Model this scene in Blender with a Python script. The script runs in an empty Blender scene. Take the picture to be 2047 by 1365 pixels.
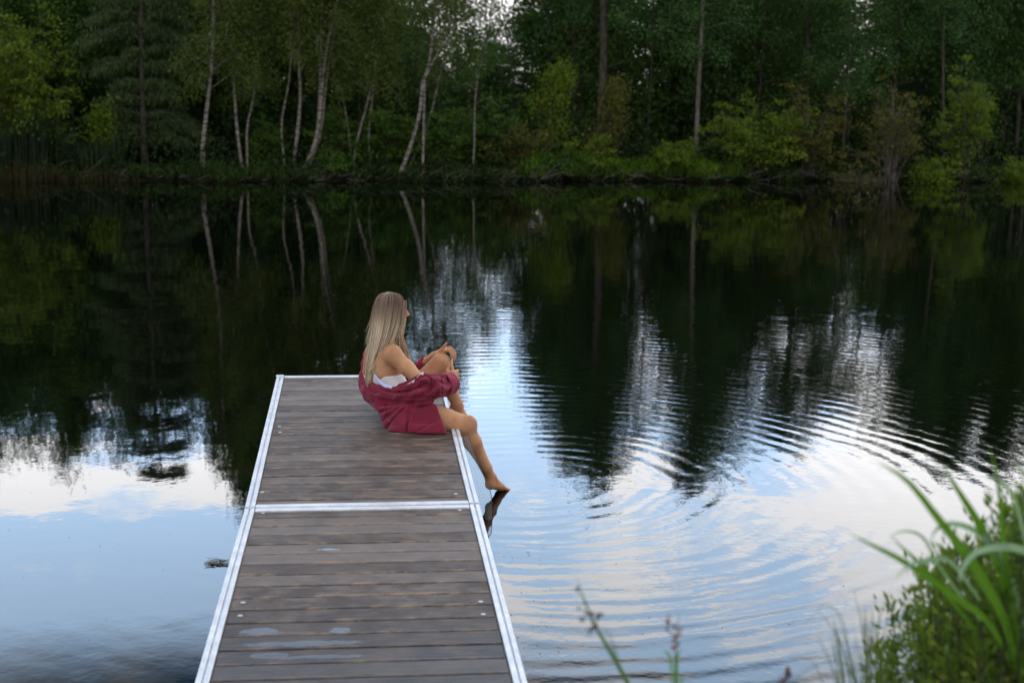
import bpy, math, random
import numpy as np
from mathutils import Vector
R = math.radians
PI = math.pi
C = bpy.context.scene.collection
SC = bpy.context.scene

# ------------------------------------------------------------------ camera
CAM = np.array([0.6402, -7.0933, 2.1712]); YAW, PITCH, ROLL = 0.1026, 0.1757, 0.012
FPX = 2843.0                                   # focal length in pixels of the 2047 px wide photograph (50 mm)
cyw, syw = math.cos(YAW), math.sin(YAW)
FWD = np.array([syw*math.cos(PITCH), cyw*math.cos(PITCH), -math.sin(PITCH)])
RT = np.array([cyw, -syw, 0.0]); UP = np.cross(RT, FWD)
RT2 = math.cos(ROLL)*RT + math.sin(ROLL)*UP; UP2 = -math.sin(ROLL)*RT + math.cos(ROLL)*UP
cam = bpy.data.cameras.new('camera'); camo = bpy.data.objects.new('camera', cam); C.objects.link(camo)
from mathutils import Matrix
m = Matrix.Identity(4)
for i in range(3):
    m[i][0] = RT2[i]; m[i][1] = UP2[i]; m[i][2] = -FWD[i]; m[i][3] = CAM[i]
camo.matrix_world = m
cam.sensor_width = 36.0; cam.lens = FPX*36/2047; cam.clip_end = 3000; cam.clip_start = 0.05
cam.dof.use_dof = True; cam.dof.focus_distance = 8.85; cam.dof.aperture_fstop = 2.6
SC.camera = camo

def ray(px, py):
    return FWD*FPX + RT2*(px-1023.5) - UP2*(py-682.5)
def at(px, py, Y):
    d = ray(px, py); return CAM + d*((Y-CAM[1])/d[1])
def atz(px, py, z):
    d = ray(px, py); return CAM + d*((z-CAM[2])/d[2])

# ------------------------------------------------------------------ node helper
class NT:
    def __init__(s, tree): s.t = tree; s.n = tree.nodes; s.l = tree.links
    def node(s, typ, **kw):
        nd = s.n.new(typ)
        for k, v in kw.items(): setattr(nd, k, v)
        return nd
    def put(s, sock, v):
        if v is None: return
        if hasattr(v, 'is_output') or hasattr(v, 'links'): s.l.new(v, sock)
        else: sock.default_value = v
    def M(s, op, a, b=None, c=None, clamp=False):
        nd = s.node('ShaderNodeMath', operation=op, use_clamp=clamp)
        s.put(nd.inputs[0], a); s.put(nd.inputs[1], b); s.put(nd.inputs[2], c)
        return nd.outputs[0]
    def V(s, op, a, b=None):
        nd = s.node('ShaderNodeVectorMath', operation=op)
        s.put(nd.inputs[0], a); s.put(nd.inputs[1], b)
        return nd.outputs['Value'] if op in ('LENGTH', 'DOT_PRODUCT', 'DISTANCE') else nd.outputs[0]
    def xyz(s, x, y, z):
        nd = s.node('ShaderNodeCombineXYZ')
        for i, v in enumerate((x, y, z)): s.put(nd.inputs[i], v)
        return nd.outputs[0]
    def sep(s, v):
        nd = s.node('ShaderNodeSeparateXYZ'); s.put(nd.inputs[0], v); return nd.outputs
    def noise(s, v, scale, detail=3, rough=.5, dist=0.0):
        nd = s.node('ShaderNodeTexNoise'); s.put(nd.inputs['Vector'], v)
        nd.inputs['Scale'].default_value = scale; nd.inputs['Detail'].default_value = detail
        nd.inputs['Roughness'].default_value = rough; nd.inputs['Distortion'].default_value = dist
        return nd.outputs['Fac']
    def mapr(s, v, a, b, c=0., d=1., smooth=True):
        nd = s.node('ShaderNodeMapRange', interpolation_type='SMOOTHSTEP' if smooth else 'LINEAR')
        s.put(nd.inputs['Value'], v)
        for k, q in zip(('From Min', 'From Max', 'To Min', 'To Max'), (a, b, c, d)): s.put(nd.inputs[k], q)
        return nd.outputs[0]
    def mix(s, f, a, b, blend='MIX'):
        nd = s.node('ShaderNodeMix', data_type='RGBA', blend_type=blend)
        s.put(nd.inputs[0], f)
        for k, v in ((6, a), (7, b)):
            if isinstance(v, tuple) and len(v) == 3: v = v+(1,)
            s.put(nd.inputs[k], v)
        return nd.outputs[2]

# ------------------------------------------------------------------ world: evening sky, bright low in front, added dark cloud higher up
SUN_EL, SUN_AZ = R(14), R(38)                  # azimuth clockwise from +Y
w = bpy.data.worlds.new('World'); SC.world = w; w.use_nodes = True
t = NT(w.node_tree); t.n.clear()
sky = t.node('ShaderNodeTexSky', sky_type='NISHITA'); sky.sun_disc = False
sky.sun_elevation = SUN_EL; sky.sun_rotation = SUN_AZ; sky.air_density = 1.3; sky.dust_density = 1.5
D = t.V('NORMALIZE', t.node('ShaderNodeTexCoord').outputs['Generated'])
dx, dy, dz = t.sep(D)
el = t.M('MULTIPLY', t.M('ARCSINE', dz), 180/PI)                  # elevation in degrees
az = t.M('MULTIPLY', t.M('ARCTAN2', dx, dy), 180/PI)              # 0 = +Y, + to the right
zz = t.M('ADD', t.M('MAXIMUM', dz, 0.0), 0.10)
pl = t.xyz(t.M('DIVIDE', dx, zz), t.M('DIVIDE', dy, zz), 0.0)
n1 = t.noise(pl, 1.35, 6, .55, .3); n2 = t.noise(t.V('ADD', pl, (7.3, 2.1, 0)), 3.4, 5, .6)
nn = t.M('ADD', t.M('MULTIPLY', n1, .52), t.M('MULTIPLY', n2, .48))
# broad cloud cover: more to the right, plus one bank low on the left
cov = t.mapr(az, -4., 16., -0.04, 0.085)
band = t.M('SUBTRACT', 1.0, t.M('ABSOLUTE', t.M('DIVIDE', t.M('SUBTRACT', el, t.M('ADD', 15.6, t.M('MULTIPLY', az, .045))), 2.0)), clamp=True)
band = t.M('MULTIPLY', band, t.mapr(az, -2., 8., 1., 0.0))
cl = t.M('ADD', t.M('ADD', nn, cov), t.M('MULTIPLY', band, .26))
cmask = t.mapr(cl, .53, .60)
low = t.mapr(el, 3., 12., 1., 0.)
front = t.mapr(t.M('ABSOLUTE', t.M('SUBTRACT', az, 12.)), 35., 120., 1., 0.)
dim_ = t.mapr(el, 5.5, 9.5, .42, 1.)
blue = t.mix(low, (2.35, 3.3, 4.6), (3.7, 3.65, 3.7))
cloud = t.mix(t.noise(pl, 2.4, 4), (3.75, 3.75, 3.95), (4.75, 4.75, 4.75))
skyc = t.mix(cmask, blue, cloud)
# the upper sky: dark heavy cloud added to darken the lower water ; the sky behind the photographer: even grey
elw = t.M('ADD', el, t.M('MULTIPLY', t.M('SUBTRACT', n1, .5), 3.))
hs_ = t.mapr(az, -8., 12., 0., 1.9)
skyc = t.mix(1., skyc, t.xyz(dim_, dim_, dim_), 'MULTIPLY')
hi = t.mapr(t.M('SUBTRACT', elw, hs_), 20.2, 23.3)
dark = t.mix(t.mapr(nn, .47, .6), (.04, .14, .32), (.55, .52, .50))
upper = t.mix(t.mapr(el, 26., 50.), dark, (.95, 1.0, 1.1))
skyc = t.mix(hi, skyc, upper)
back = t.mix(t.mapr(el, 0., 60.), (1.15, 1.12, 1.1), (1.1, 1.12, 1.18))
skyc = t.mix(front, back, skyc)
tenx = t.V('SCALE', skyc); tenx.node.inputs['Scale'].default_value = 10.0
mixs = t.mix(0.93, sky.outputs[0], tenx)
bg = t.node('ShaderNodeBackground'); t.l.new(mixs, bg.inputs['Color']); bg.inputs['Strength'].default_value = 0.10
out = t.node('ShaderNodeOutputWorld'); t.l.new(bg.outputs[0], out.inputs[0])
w.cycles.sampling_method = 'MANUAL'; w.cycles.sample_map_resolution = 512

sl = bpy.data.lights.new('sun', 'SUN'); sl.energy = 0.5; sl.angle = R(20); sl.color = (1, .93, .84)
so = bpy.data.objects.new('sun', sl); C.objects.link(so)
SEL = R(42)
sd = Vector((math.sin(SUN_AZ)*math.cos(SEL), math.cos(SUN_AZ)*math.cos(SEL), math.sin(SEL)))
so.rotation_euler = sd.to_track_quat('Z', 'Y').to_euler(); so.location = (0, 0, 30)
SC.view_settings.view_transform = 'Standard'; SC.view_settings.look = 'None'
SC.view_settings.exposure = 0.0; SC.view_settings.gamma = 1.0
SC.render.engine = 'CYCLES'
SC.cycles.use_denoising = True
SC.cycles.max_bounces = 8; SC.cycles.diffuse_bounces = 3; SC.cycles.glossy_bounces = 4
SC.cycles.transparent_max_bounces = 8; SC.cycles.sample_clamp_indirect = 8

# ------------------------------------------------------------------ object helpers
def tag(o, label=None, cat=None, group=None, kind=None):
    for k, v in (('label', label), ('category', cat), ('group', group), ('kind', kind)):
        if v: o[k] = v
    return o
def empty(name, loc, label, cat, group=None):
    o = bpy.data.objects.new(name, None); C.objects.link(o); o.location = loc
    o.empty_display_size = .1
    return tag(o, label, cat, group)
def mesh_np(name, V, F, mat, parent=None, smooth=False, local=True):
    """V (n,3) world coordinates, F list or (m,k) array"""
    V = np.asarray(V, dtype=np.float32).copy()
    if parent is not None: V -= np.array(parent.location, dtype=np.float32)
    me = bpy.data.meshes.new(name)
    if isinstance(F, np.ndarray):
        k = F.shape[1]; m_ = F.shape[0]
        me.vertices.add(len(V)); me.vertices.foreach_set('co', V.ravel())
        me.loops.add(m_*k); me.loops.foreach_set('vertex_index', F.astype(np.int32).ravel())
        me.polygons.add(m_); me.polygons.foreach_set('loop_start', np.arange(0, m_*k, k, dtype=np.int32))
        me.update(calc_edges=True)
    else:
        me.from_pydata(V.tolist(), [], F)
    me.validate()
    me.materials.append(mat)
    if smooth: me.polygons.foreach_set('use_smooth', [True]*len(me.polygons))
    o = bpy.data.objects.new(name, me); C.objects.link(o)
    if parent is not None: o.parent = parent
    return o
def join(parts):
    V, F, n = [], [], 0
    for v, f in parts:
        V.append(np.asarray(v, dtype=np.float32)); F += [[i+n for i in q] for q in (f.tolist() if isinstance(f, np.ndarray) else f)]
        n += len(v)
    return np.concatenate(V), F
def joinq(parts):
    V, F, n = [], [], 0
    for v, f in parts:
        V.append(np.asarray(v, dtype=np.float32)); F.append(f+n); n += len(v)
    return np.concatenate(V), np.concatenate(F)
def box(x0, x1, y0, y1, z0, z1, bev=0.0):
    if bev <= 0:
        V = [(x0,y0,z0),(x1,y0,z0),(x1,y1,z0),(x0,y1,z0),(x0,y0,z1),(x1,y0,z1),(x1,y1,z1),(x0,y1,z1)]
        F = [[0,3,2,1],[4,5,6,7],[0,1,5,4],[1,2,6,5],[2,3,7,6],[3,0,4,7]]
        return V, F
    b = bev
    V = []
    for z, i in ((z0, 0), (z1-b, 0), (z1, b)):
        V += [(x0+i,y0+i,z),(x1-i,y0+i,z),(x1-i,y1-i,z),(x0+i,y1-i,z)]
    F = [[0,3,2,1],[8,9,10,11]]
    for r_ in (0, 4):
        for k in range(4): F.append([r_+k, r_+(k+1) % 4, r_+4+(k+1) % 4, r_+4+k])
    return V, F
def tube(P, rad, n=6, cap=True):
    """tapered tube along the points P; quads (caps closed by a tip point ring)"""
    P = np.asarray(P, dtype=float); m_ = len(P)
    rad = np.broadcast_to(np.asarray(rad, dtype=float), (m_,))
    T = np.gradient(P, axis=0); T /= np.linalg.norm(T, axis=1)[:, None]+1e-9
    ref = np.array([0, 0, 1.]) if abs(T[0][2]) < .9 else np.array([1., 0, 0])
    U = np.cross(T, ref); U /= np.linalg.norm(U, axis=1)[:, None]+1e-9
    W_ = np.cross(T, U)
    a = np.arange(n)*2*PI/n
    V = P[:, None, :] + rad[:, None, None]*(np.cos(a)[None, :, None]*U[:, None, :] + np.sin(a)[None, :, None]*W_[:, None, :])
    V = V.reshape(-1, 3)
    i = np.arange(m_-1)[:, None]*n; j = np.arange(n)[None, :]; j2 = (j+1) % n
    F = np.stack([i+j, i+j2, i+n+j2, i+n+j], -1).reshape(-1, 4)
    return V, F
def spline(P, n):
    """Catmull-Rom resample"""
    P = np.asarray(P, dtype=float); m_ = len(P)
    Q = np.vstack([2*P[0]-P[1], P, 2*P[-1]-P[-2]])
    ts = np.linspace(0, m_-1-1e-6, n); i = ts.astype(int); u = (ts-i)[:, None]
    a, b, c, d = Q[i], Q[i+1], Q[i+2], Q[i+3]
    return .5*((2*b)+(-a+c)*u+(2*a-5*b+4*c-d)*u**2+(-a+3*b-3*c+d)*u**3)

def mat(name):
    m_ = bpy.data.materials.new(name); m_.use_nodes = True
    t_ = NT(m_.node_tree); b_ = m_.node_tree.nodes['Principled BSDF']
    return m_, t_, b_
def simple(name, col, rough=.6, metal=0., nscale=0, namp=.25, bump=0., spec=None):
    m_, t_, b_ = mat(name)
    b_.inputs['Roughness'].default_value = rough; b_.inputs['Metallic'].default_value = metal
    if spec is not None: b_.inputs['Specular IOR Level'].default_value = spec
    if nscale:
        o = t_.node('ShaderNodeTexCoord').outputs['Object']
        n = t_.noise(o, nscale, 4, .6)
        f = t_.mapr(n, .3, .7)
        t_.put(b_.inputs['Base Color'], t_.mix(f, tuple(c*(1-namp) for c in col), tuple(min(1, c*(1+namp)) for c in col)))
        if bump:
            bn = t_.node('ShaderNodeBump'); bn.inputs['Strength'].default_value = 1; bn.inputs['Distance'].default_value = bump
            t_.l.new(n, bn.inputs['Height']); t_.l.new(bn.outputs[0], b_.inputs['Normal'])
    else: b_.inputs['Base Color'].default_value = (*col, 1)
    return m_
def leafmat(name, c0, c1, trans=.3, rough=.55, c2=None):
    """leaf material: every leaf its own tint between c0 and c1 (a few c2), part of the light goes through"""
    m_, t_, b_ = mat(name)
    rnd = t_.node('ShaderNodeNewGeometry').outputs['Random Per Island']
    oc = t_.node('ShaderNodeTexCoord').outputs['Object']
    big = t_.mapr(t_.noise(oc, 1.1, 2), .35, .65)
    col = t_.mix(t_.M('MULTIPLY', t_.M('ADD', rnd, big), .5), c0, c1)
    if c2 is not None: col = t_.mix(t_.mapr(rnd, .93, .96), col, c2)
    t_.put(b_.inputs['Base Color'], col); b_.inputs['Roughness'].default_value = rough
    b_.inputs['Specular IOR Level'].default_value = .12
    tr = t_.node('ShaderNodeBsdfTranslucent'); t_.put(tr.inputs['Color'], t_.mix(1., col, (1.25, 1.3, .6), 'MULTIPLY'))
    ms = t_.node('ShaderNodeMixShader'); ms.inputs[0].default_value = trans
    t_.l.new(b_.outputs[0], ms.inputs[1]); t_.l.new(tr.outputs[0], ms.inputs[2])
    t_.l.new(ms.outputs[0], m_.node_tree.nodes['Material Output'].inputs['Surface'])
    return m_

# ------------------------------------------------------------------ water
WZ = -0.40
def shore(X):
    X = np.asarray(X, dtype=float)
    return 32.6 + .083*X + .28*np.sin(X*.9+1) + .18*np.sin(X*2.3) + .1*np.sin(X*5.1+2)
m_water, t, b = mat('pond_water')
b.inputs['Base Color'].default_value = (.0010, .0016, .0012, 1); b.inputs['Roughness'].default_value = .018
b.inputs['IOR'].default_value = 1.36
geo = t.node('ShaderNodeNewGeometry').outputs['Position']
px_, py_, pz_ = t.sep(geo)
RC = atz(1060, 962, WZ)
rx = t.M('SUBTRACT', px_, float(RC[0])); ry = t.M('SUBTRACT', py_, float(RC[1]))
wob = t.M('MULTIPLY', t.M('SUBTRACT', t.noise(geo, .9, 2), .5), .30)
rr = t.M('ADD', t.M('SQRT', t.M('ADD', t.M('MULTIPLY', rx, rx), t.M('MULTIPLY', ry, ry))), t.M('ADD', wob, t.M('MULTIPLY', t.noise(geo, 3.2, 2), .06)))
ph = t.M('MULTIPLY', rr, 2*PI/.185)
ph2 = t.M('MULTIPLY', rr, 2*PI/.131)
amp = t.M('MULTIPLY', t.mapr(rr, .15, .9), t.mapr(rr, 1.5, 13., 1., .15, False))
amp = t.M('MULTIPLY', amp, t.mapr(px_, 1.15, 1.6, .10, 1.))
amp = t.M('MULTIPLY', amp, t.mapr(py_, 18., 27., 1., .1))
grp = t.mapr(t.noise(t.xyz(rr, 0., 0.), 1.3, 2), .35, .65, .65, 1.2)
amp = t.M('MULTIPLY', amp, grp)
amp = t.M('MULTIPLY', amp, t.mapr(t.noise(geo, .45, 2), .3, .7, .7, 1.25))
ring = t.M('ADD', t.M('MULTIPLY', t.M('SINE', ph), .00036), t.M('MULTIPLY', t.M('SINE', ph2), .00006))
ring = t.M('MULTIPLY', ring, amp)
na = t.M('MULTIPLY', t.M('SUBTRACT', t.noise(geo, 5.5, 3, .55), .5), t.mapr(px_, -.2, 1.5, .0004, .0009))
nb = t.M('MULTIPLY', t.M('SUBTRACT', t.noise(geo, 1.6, 2), .5), t.mapr(py_, 1., 9., .0009, .0032))
far_fade = t.mapr(py_, 14., 30., 1., .35)
hgt = t.M('ADD', ring, t.M('MULTIPLY', t.M('ADD', na, nb), far_fade))
bn = t.node('ShaderNodeBump'); bn.inputs['Strength'].default_value = 1.; bn.inputs['Distance'].default_value = 1.
t.l.new(hgt, bn.inputs['Height']); t.l.new(bn.outputs[0], b.inputs['Normal'])
o = mesh_np('water', [(-90, -3.9, WZ), (90, -3.9, WZ), (90, 46, WZ), (-90, 46, WZ)], [[0, 1, 2, 3]], m_water)
tag(o, 'still dark pond water with rings spreading from the foot', None, None, 'structure')

# ------------------------------------------------------------------ ground
m_ground, t, b = mat('forest_floor')
oc = t.node('ShaderNodeTexCoord').outputs['Object']
t.put(b.inputs['Base Color'], t.mix(t.mapr(t.noise(oc, 2.5, 5, .65), .4, .6), (.006, .006, .004), (.016, .020, .008)))
b.inputs['Roughness'].default_value = .95; b.inputs['Specular IOR Level'].default_value = 0.
bn = t.node('ShaderNodeBump'); bn.inputs['Distance'].default_value = .08; t.l.new(t.noise(oc, 7., 4), bn.inputs['Height']); t.l.new(bn.outputs[0], b.inputs['Normal'])
gx = np.concatenate([np.linspace(-400, -42, 12), np.linspace(-40, 46, 260), np.linspace(50, 400, 12)])
gy = np.concatenate([np.linspace(-300, -12, 10), np.linspace(-11, -2, 24), np.linspace(0, 28, 8), np.linspace(29, 44, 90), np.linspace(46, 600, 16)])
GX, GY = np.meshgrid(gx, gy)
def sstep(a, b_, x):
    u = np.clip((x-a)/(b_-a), 0, 1); return u*u*(3-2*u)
def ground_z(X, Y):
    X = np.asarray(X, float); Y = np.asarray(Y, float)
    s = Y-shore(X)
    zf = -1.6 + 1.2*sstep(-2.5, -.05, s) + .22*sstep(-.1, .35, s) + .18*sstep(.3, 4, s) + .05*np.sin(X*3.1)*np.cos(Y*2.7)*sstep(0, .6, s)
    zn = -1.6 + 1.15*sstep(-1.8, -3.2, Y) + .45*sstep(-3.1, -3.9, Y) + .55*sstep(-3.9, -7.5, Y) 
    zs = -.15 + .03*np.sin(X+Y)
    k = sstep(42, 50, np.abs(X-3))
    z = np.where(Y > 12, zf, zn)
    return z*(1-k)+zs*k
GZ = ground_z(GX, GY)
nx_, ny_ = len(gx), len(gy)
idx = (np.arange(ny_-1)[:, None]*nx_+np.arange(nx_-1)[None, :])
F = np.stack([idx, idx+1, idx+nx_+1, idx+nx_], -1).reshape(-1, 4)
o = mesh_np('ground', np.stack([GX, GY, GZ], -1).reshape(-1, 3), F, m_ground, smooth=True)
tag(o, 'dark earth of the pond banks and forest floor', None, None, 'structure')

# ------------------------------------------------------------------ dock
DW, PB = 1.22, .1456
m_alu, t, b = mat('aluminium')
oc = t.node('ShaderNodeTexCoord').outputs['Object']
n = t.noise(oc, 9., 5, .7); st = t.noise(t.V('MULTIPLY', oc, (4., 160., 160.)), 1., 2)
t.put(b.inputs['Base Color'], t.mix(t.M('MULTIPLY', t.mapr(t.noise(oc, 26., 6, .8), .55, .70), .35), t.mix(t.mapr(n, .35, .7), (.58, .60, .64), (.76, .78, .82)), (.36, .35, .34)))
b.inputs['Metallic'].default_value = .55
t.put(b.inputs['Roughness'], t.M('ADD', t.M('MULTIPLY', n, .25), .34))
m_aluD = simple('dark_aluminium_joist', (.22, .22, .24), .6, .5)  # plain darker aluminium for the joists
m_black = simple('black_float_plastic', (.02, .02, .02), .5)
m_screw = simple('zinc_screw_head', (.5, .5, .5), .5, .5)
m_wood, t, b = mat('weathered_deck_boards')
oc = t.node('ShaderNodeTexCoord').outputs['Object']
ox, oy, oz = t.sep(oc)
rnd = t.node('ShaderNodeNewGeometry').outputs['Random Per Island']
shift = t.V('ADD', oc, t.xyz(t.M('MULTIPLY', rnd, 31.), t.M('MULTIPLY', rnd, 17.), 0.))
grain = t.noise(t.V('MULTIPLY', shift, (5., 90., 20.)), 1., 5, .65, .4)
blot = t.noise(shift, 5.5, 5, .6)
blot2 = t.noise(t.V('MULTIPLY', shift, (3.5, 14., 4.)), 1., 4, .6)
base = t.mix(t.mapr(blot, .35, .65), (.056, .040, .033), (.150, .118, .100))
base = t.mix(t.M('MULTIPLY', t.mapr(grain, .42, .68), .75), base, (.045, .034, .031))
base = t.mix(t.mapr(rnd, .5, 1., 0., .45), base, (.20, .172, .158))
base = t.mix(t.mapr(rnd, .5, 0., 0., .55), base, (.058, .042, .036))
# worn tan edges
fr = t.M('FRACT', t.M('DIVIDE', t.M('ADD', oy, 50*PB), PB))
edge = t.M('MULTIPLY', t.M('ABSOLUTE', t.M('SUBTRACT', fr, .5)), 2.)
wear = t.M('MULTIPLY', t.mapr(edge, .62, .95), t.mapr(t.noise(t.V('MULTIPLY', shift, (6.5, 14., 7.)), 1., 5, .75), .47, .60))
wear = t.M('MAXIMUM', wear, t.M('MULTIPLY', t.mapr(blot2, .64, .72), .55))
base = t.mix(t.M('MULTIPLY', wear, .55), base, (.36, .235, .135))
# knots
vor = t.node('ShaderNodeTexVoronoi'); t.put(vor.inputs['Vector'], t.V('MULTIPLY', shift, (2.1, 6.5, 1.))); vor.inputs['Scale'].default_value = 1.
base = t.mix(t.mapr(vor.outputs['Distance'], .04, .085, .85, 0.), base, (.03, .022, .018))
# bottom-edge shading painted into the near boards' colour; puddles standing on them
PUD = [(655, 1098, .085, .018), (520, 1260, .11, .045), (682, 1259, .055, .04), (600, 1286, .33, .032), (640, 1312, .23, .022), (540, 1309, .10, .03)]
shadeY = t.mapr(t.M('ADD', oy, t.M('MULTIPLY', t.M('SUBTRACT', blot, .5), 1.2)), -1.0, -2.3)
pm = None
wobp = t.V('ADD', oc, t.V('MULTIPLY', t.V('SUBTRACT', t.xyz(t.noise(oc, 16., 3), t.noise(t.V('ADD', oc, (5, 5, 5)), 16., 3), .5), (.5, .5, .5)), (.16, .05, 0)))
for (qx, qy, ax_, ay_) in PUD:
    c = atz(qx, qy, 0.0)
    d_ = t.V('LENGTH', t.V('DIVIDE', t.V('SUBTRACT', wobp, (float(c[0])-DW/2, float(c[1]), 0.)), (ax_, ay_, 1.)))
    q_ = t.mapr(d_, 1.2, .3)
    pm = q_ if pm is None else t.M('MAXIMUM', pm, q_)
pm = t.M('MULTIPLY', pm, t.mapr(oy, -.35, -.45))
shade_pud = t.M('MAXIMUM', t.M('MULTIPLY', shadeY, .8), pm)
base = t.mix(t.M('MULTIPLY', shade_pud, .85), base, (.014, .012, .012))
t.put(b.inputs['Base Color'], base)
t.put(b.inputs['Roughness'], t.mapr(t.M('ADD', pm, t.M('MULTIPLY', t.M('SUBTRACT', blot, .5), .8)), .15, .8, t.mapr(shadeY, 0., 1., .56, .40), .20))
t.put(b.inputs['Specular IOR Level'], t.mapr(pm, 0., 1., .25, .26))
bn = t.node('ShaderNodeBump'); bn.inputs['Distance'].default_value = .0035
t.put(bn.inputs['Strength'], t.mapr(pm, 0., .9, .8, .05))
t.l.new(t.M('ADD', grain, t.M('MULTIPLY', blot, .5)), bn.inputs['Height']); t.l.new(bn.outputs[0], b.inputs['Normal'])

def rail_profile(along, a0, a1, c0, c1, z1=0.012, zb=-.17):
    """aluminium edge rail: two flat top lips and a groove between them, along x or y"""
    g0 = c0+(c1-c0)*.42; g1 = c0+(c1-c0)*.60
    parts = []
    for (p, q, zt) in ((c0, g0, z1), (g1, c1, z1)):
        parts.append(box(a0, a1, p, q, zb, zt, .002) if along == 'x' else box(p, q, a0, a1, zb, zt, .002))
    parts.append(box(a0, a1, g0, g1, zb, z1-.022) if along == 'x' else box(g0, g1, a0, a1, zb, z1-.013))
    return join(parts)
def xf(P, loc, a, b_):
    P = np.asarray(P, float); X, Y, Z = P[:, 0]-DW/2, P[:, 1], P[:, 2]
    X2 = X*math.cos(a)+Y*math.sin(a); Y2 = -X*math.sin(a)+Y*math.cos(a)
    return np.stack([X2+DW/2+loc[0], Y2*math.cos(b_)-Z*math.sin(b_)+loc[1], Z*math.cos(b_)+Y2*math.sin(b_)+loc[2]], -1)
SLOPE = .0271
def deckz(Y): return Y*SLOPE if Y > 0 else 0.0
def dock_section(y0, y1, nb, yb, label, rot, single_near, screws):
    """boards from yb going -Y; the whole section tilts about Y=0 by rot"""
    e = bpy.data.objects.new('dock_section', None); C.objects.link(e); e.empty_display_size = .1
    tag(e, label, 'dock', 'floating dock sections joined end to end')
    a, s_ = rot; e.location = (DW/2, 0, 0); e.rotation_euler = (s_, 0, -a)
    def put(name, vf, m_):
        v, f = vf; v = np.asarray(v, np.float32) - np.array([DW/2, 0, 0], np.float32)
        me = bpy.data.meshes.new(name); me.from_pydata(v.tolist(), [], f); me.materials.append(m_)
        o_ = bpy.data.objects.new(name, me); C.objects.link(o_); o_.parent = e; return o_
    rngb = random.Random(int(100*abs(y1))+3)
    L = []
    for i in range(nb):
        yt = yb - i*PB; yl = yt-PB+.0085; yt = min(yt, y1-.052)
        if yl < y0+.052: yl = y0+.056
        if yt-yl < .02: continue
        dz_ = rngb.uniform(-.0015, .0015)
        L.append(box(.052, DW-.052, yl, yt-.0, -.038+dz_, 0.0+dz_, .004))
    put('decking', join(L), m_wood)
    put('side_rail', rail_profile('y', y0+.002, y1-.002, 0, .05), m_alu)
    put('side_rail', rail_profile('y', y0+.002, y1-.002, DW-.05, DW), m_alu)
    for ya, yb_ in ((y0+.002, y0+.05), (y1-.05, y1-.002)):
        put('end_rail', box(.0525, DW-.0525, ya, yb_, -.17, .010, .004), m_alu)
    for sx in (0, DW):
        for sy in ((y1,) if y1 > 2 else ()):
            xa, xb = (sx-.004, sx+.050) if sx == 0 else (sx-.050, sx+.004)
            ya, yb_ = (sy+.001, sy+.055) if sy == y0 else (sy-.055, sy-.001)
            put('corner_plate', box(xa, xb, ya, yb_, .0125, .0165, .001), m_alu)
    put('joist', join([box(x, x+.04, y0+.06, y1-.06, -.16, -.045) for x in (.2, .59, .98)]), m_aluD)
    for (fa, fb) in ((y0+.15, y0+1.1), (y1-1.1, y1-.15)):
        put('float', box(.14, DW-.14, fa, fb, -.55, -.165, .02), m_black)
    for (x, y) in screws:
        put('screw', (lambda k: ([(x+.011*math.cos(j*PI/4), y+.011*math.sin(j*PI/4), zz_) for zz_ in (0., .0035) for j in range(8)],
            [[8+j for j in range(8)]]+[[j, (j+1) % 8, 8+(j+1) % 8, 8+j] for j in range(8)]))(0), m_screw)
    return e
Y_FAR_TOP = 3.18
def sc_far(px, py):
    p = atz(px, py, .04); p = atz(px, py, p[1]*SLOPE); return (float(p[0]), float(p[1]))
def sc_near(px, py):
    p = atz(px, py, 0.); return (float(p[0]), float(p[1]))
YJ = .138                                      # where the two sections meet
dock_section(YJ+.002, Y_FAR_TOP, 22, 3.1806, 'far section of the wooden dock, where the woman sits', (-.006, SLOPE), False,
             [sc_far(*q) for q in ((562, 852), (563, 864), (912, 989), (525, 985))])
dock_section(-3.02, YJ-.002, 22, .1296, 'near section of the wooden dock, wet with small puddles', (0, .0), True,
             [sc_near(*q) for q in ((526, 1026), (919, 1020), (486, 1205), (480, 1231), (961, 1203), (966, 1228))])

# fine net hanging over the edge into the water
m_net = simple('pale_net_cord', (.30, .33, .36), .7)
zw = WZ-.03
P0 = [(919, 870), (931, 905), (945, 955), (959, 1003), (972, 1046)]; P1 = [(936, 871), (951, 915), (970, 958), (982, 990), (984, 1048)]
Ln = spline(np.array([(x, y, 0) for x, y in P0], float), 40); Rn = spline(np.array([(x, y, 0) for x, y in P1], float), 40)
ya_ = float(atz(928, 871, .03)[1]); yb2 = float(atz(978, 1047, zw)[1])
def netp(v, u):
    i = min(38, int(v*39)); f = v*39-i; L_ = Ln[i]*(1-f)+Ln[i+1]*f; R_ = Rn[i]*(1-f)+Rn[i+1]*f; q = L_*(1-u)+R_*u
    return at(q[0], q[1], ya_+(yb2-ya_)*v-.03*math.sin(PI*u))
e = empty('net', tuple(netp(0, .5)), 'fine mesh net hanging over the dock edge beside the dangling leg', 'net')
prt = []
for k in range(-12, 46, 2):
    for sg in (1, -1):
        pts = []
        for s_ in np.linspace(0, 1, 14):
            u = s_ if sg > 0 else 1-s_; v = (k+s_*10)/46.
            if 0 <= v <= 1: pts.append(netp(v, u))
        if len(pts) > 2: prt.append(tube(np.array(pts), .0009, 3))
mesh_np('mesh', *joinq(prt), m_net, e)
mesh_np('rim_cord', *tube(np.array([netp(v, 1.) for v in np.linspace(0, 1, 40)]), .0022, 5), m_black, e, True)
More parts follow.
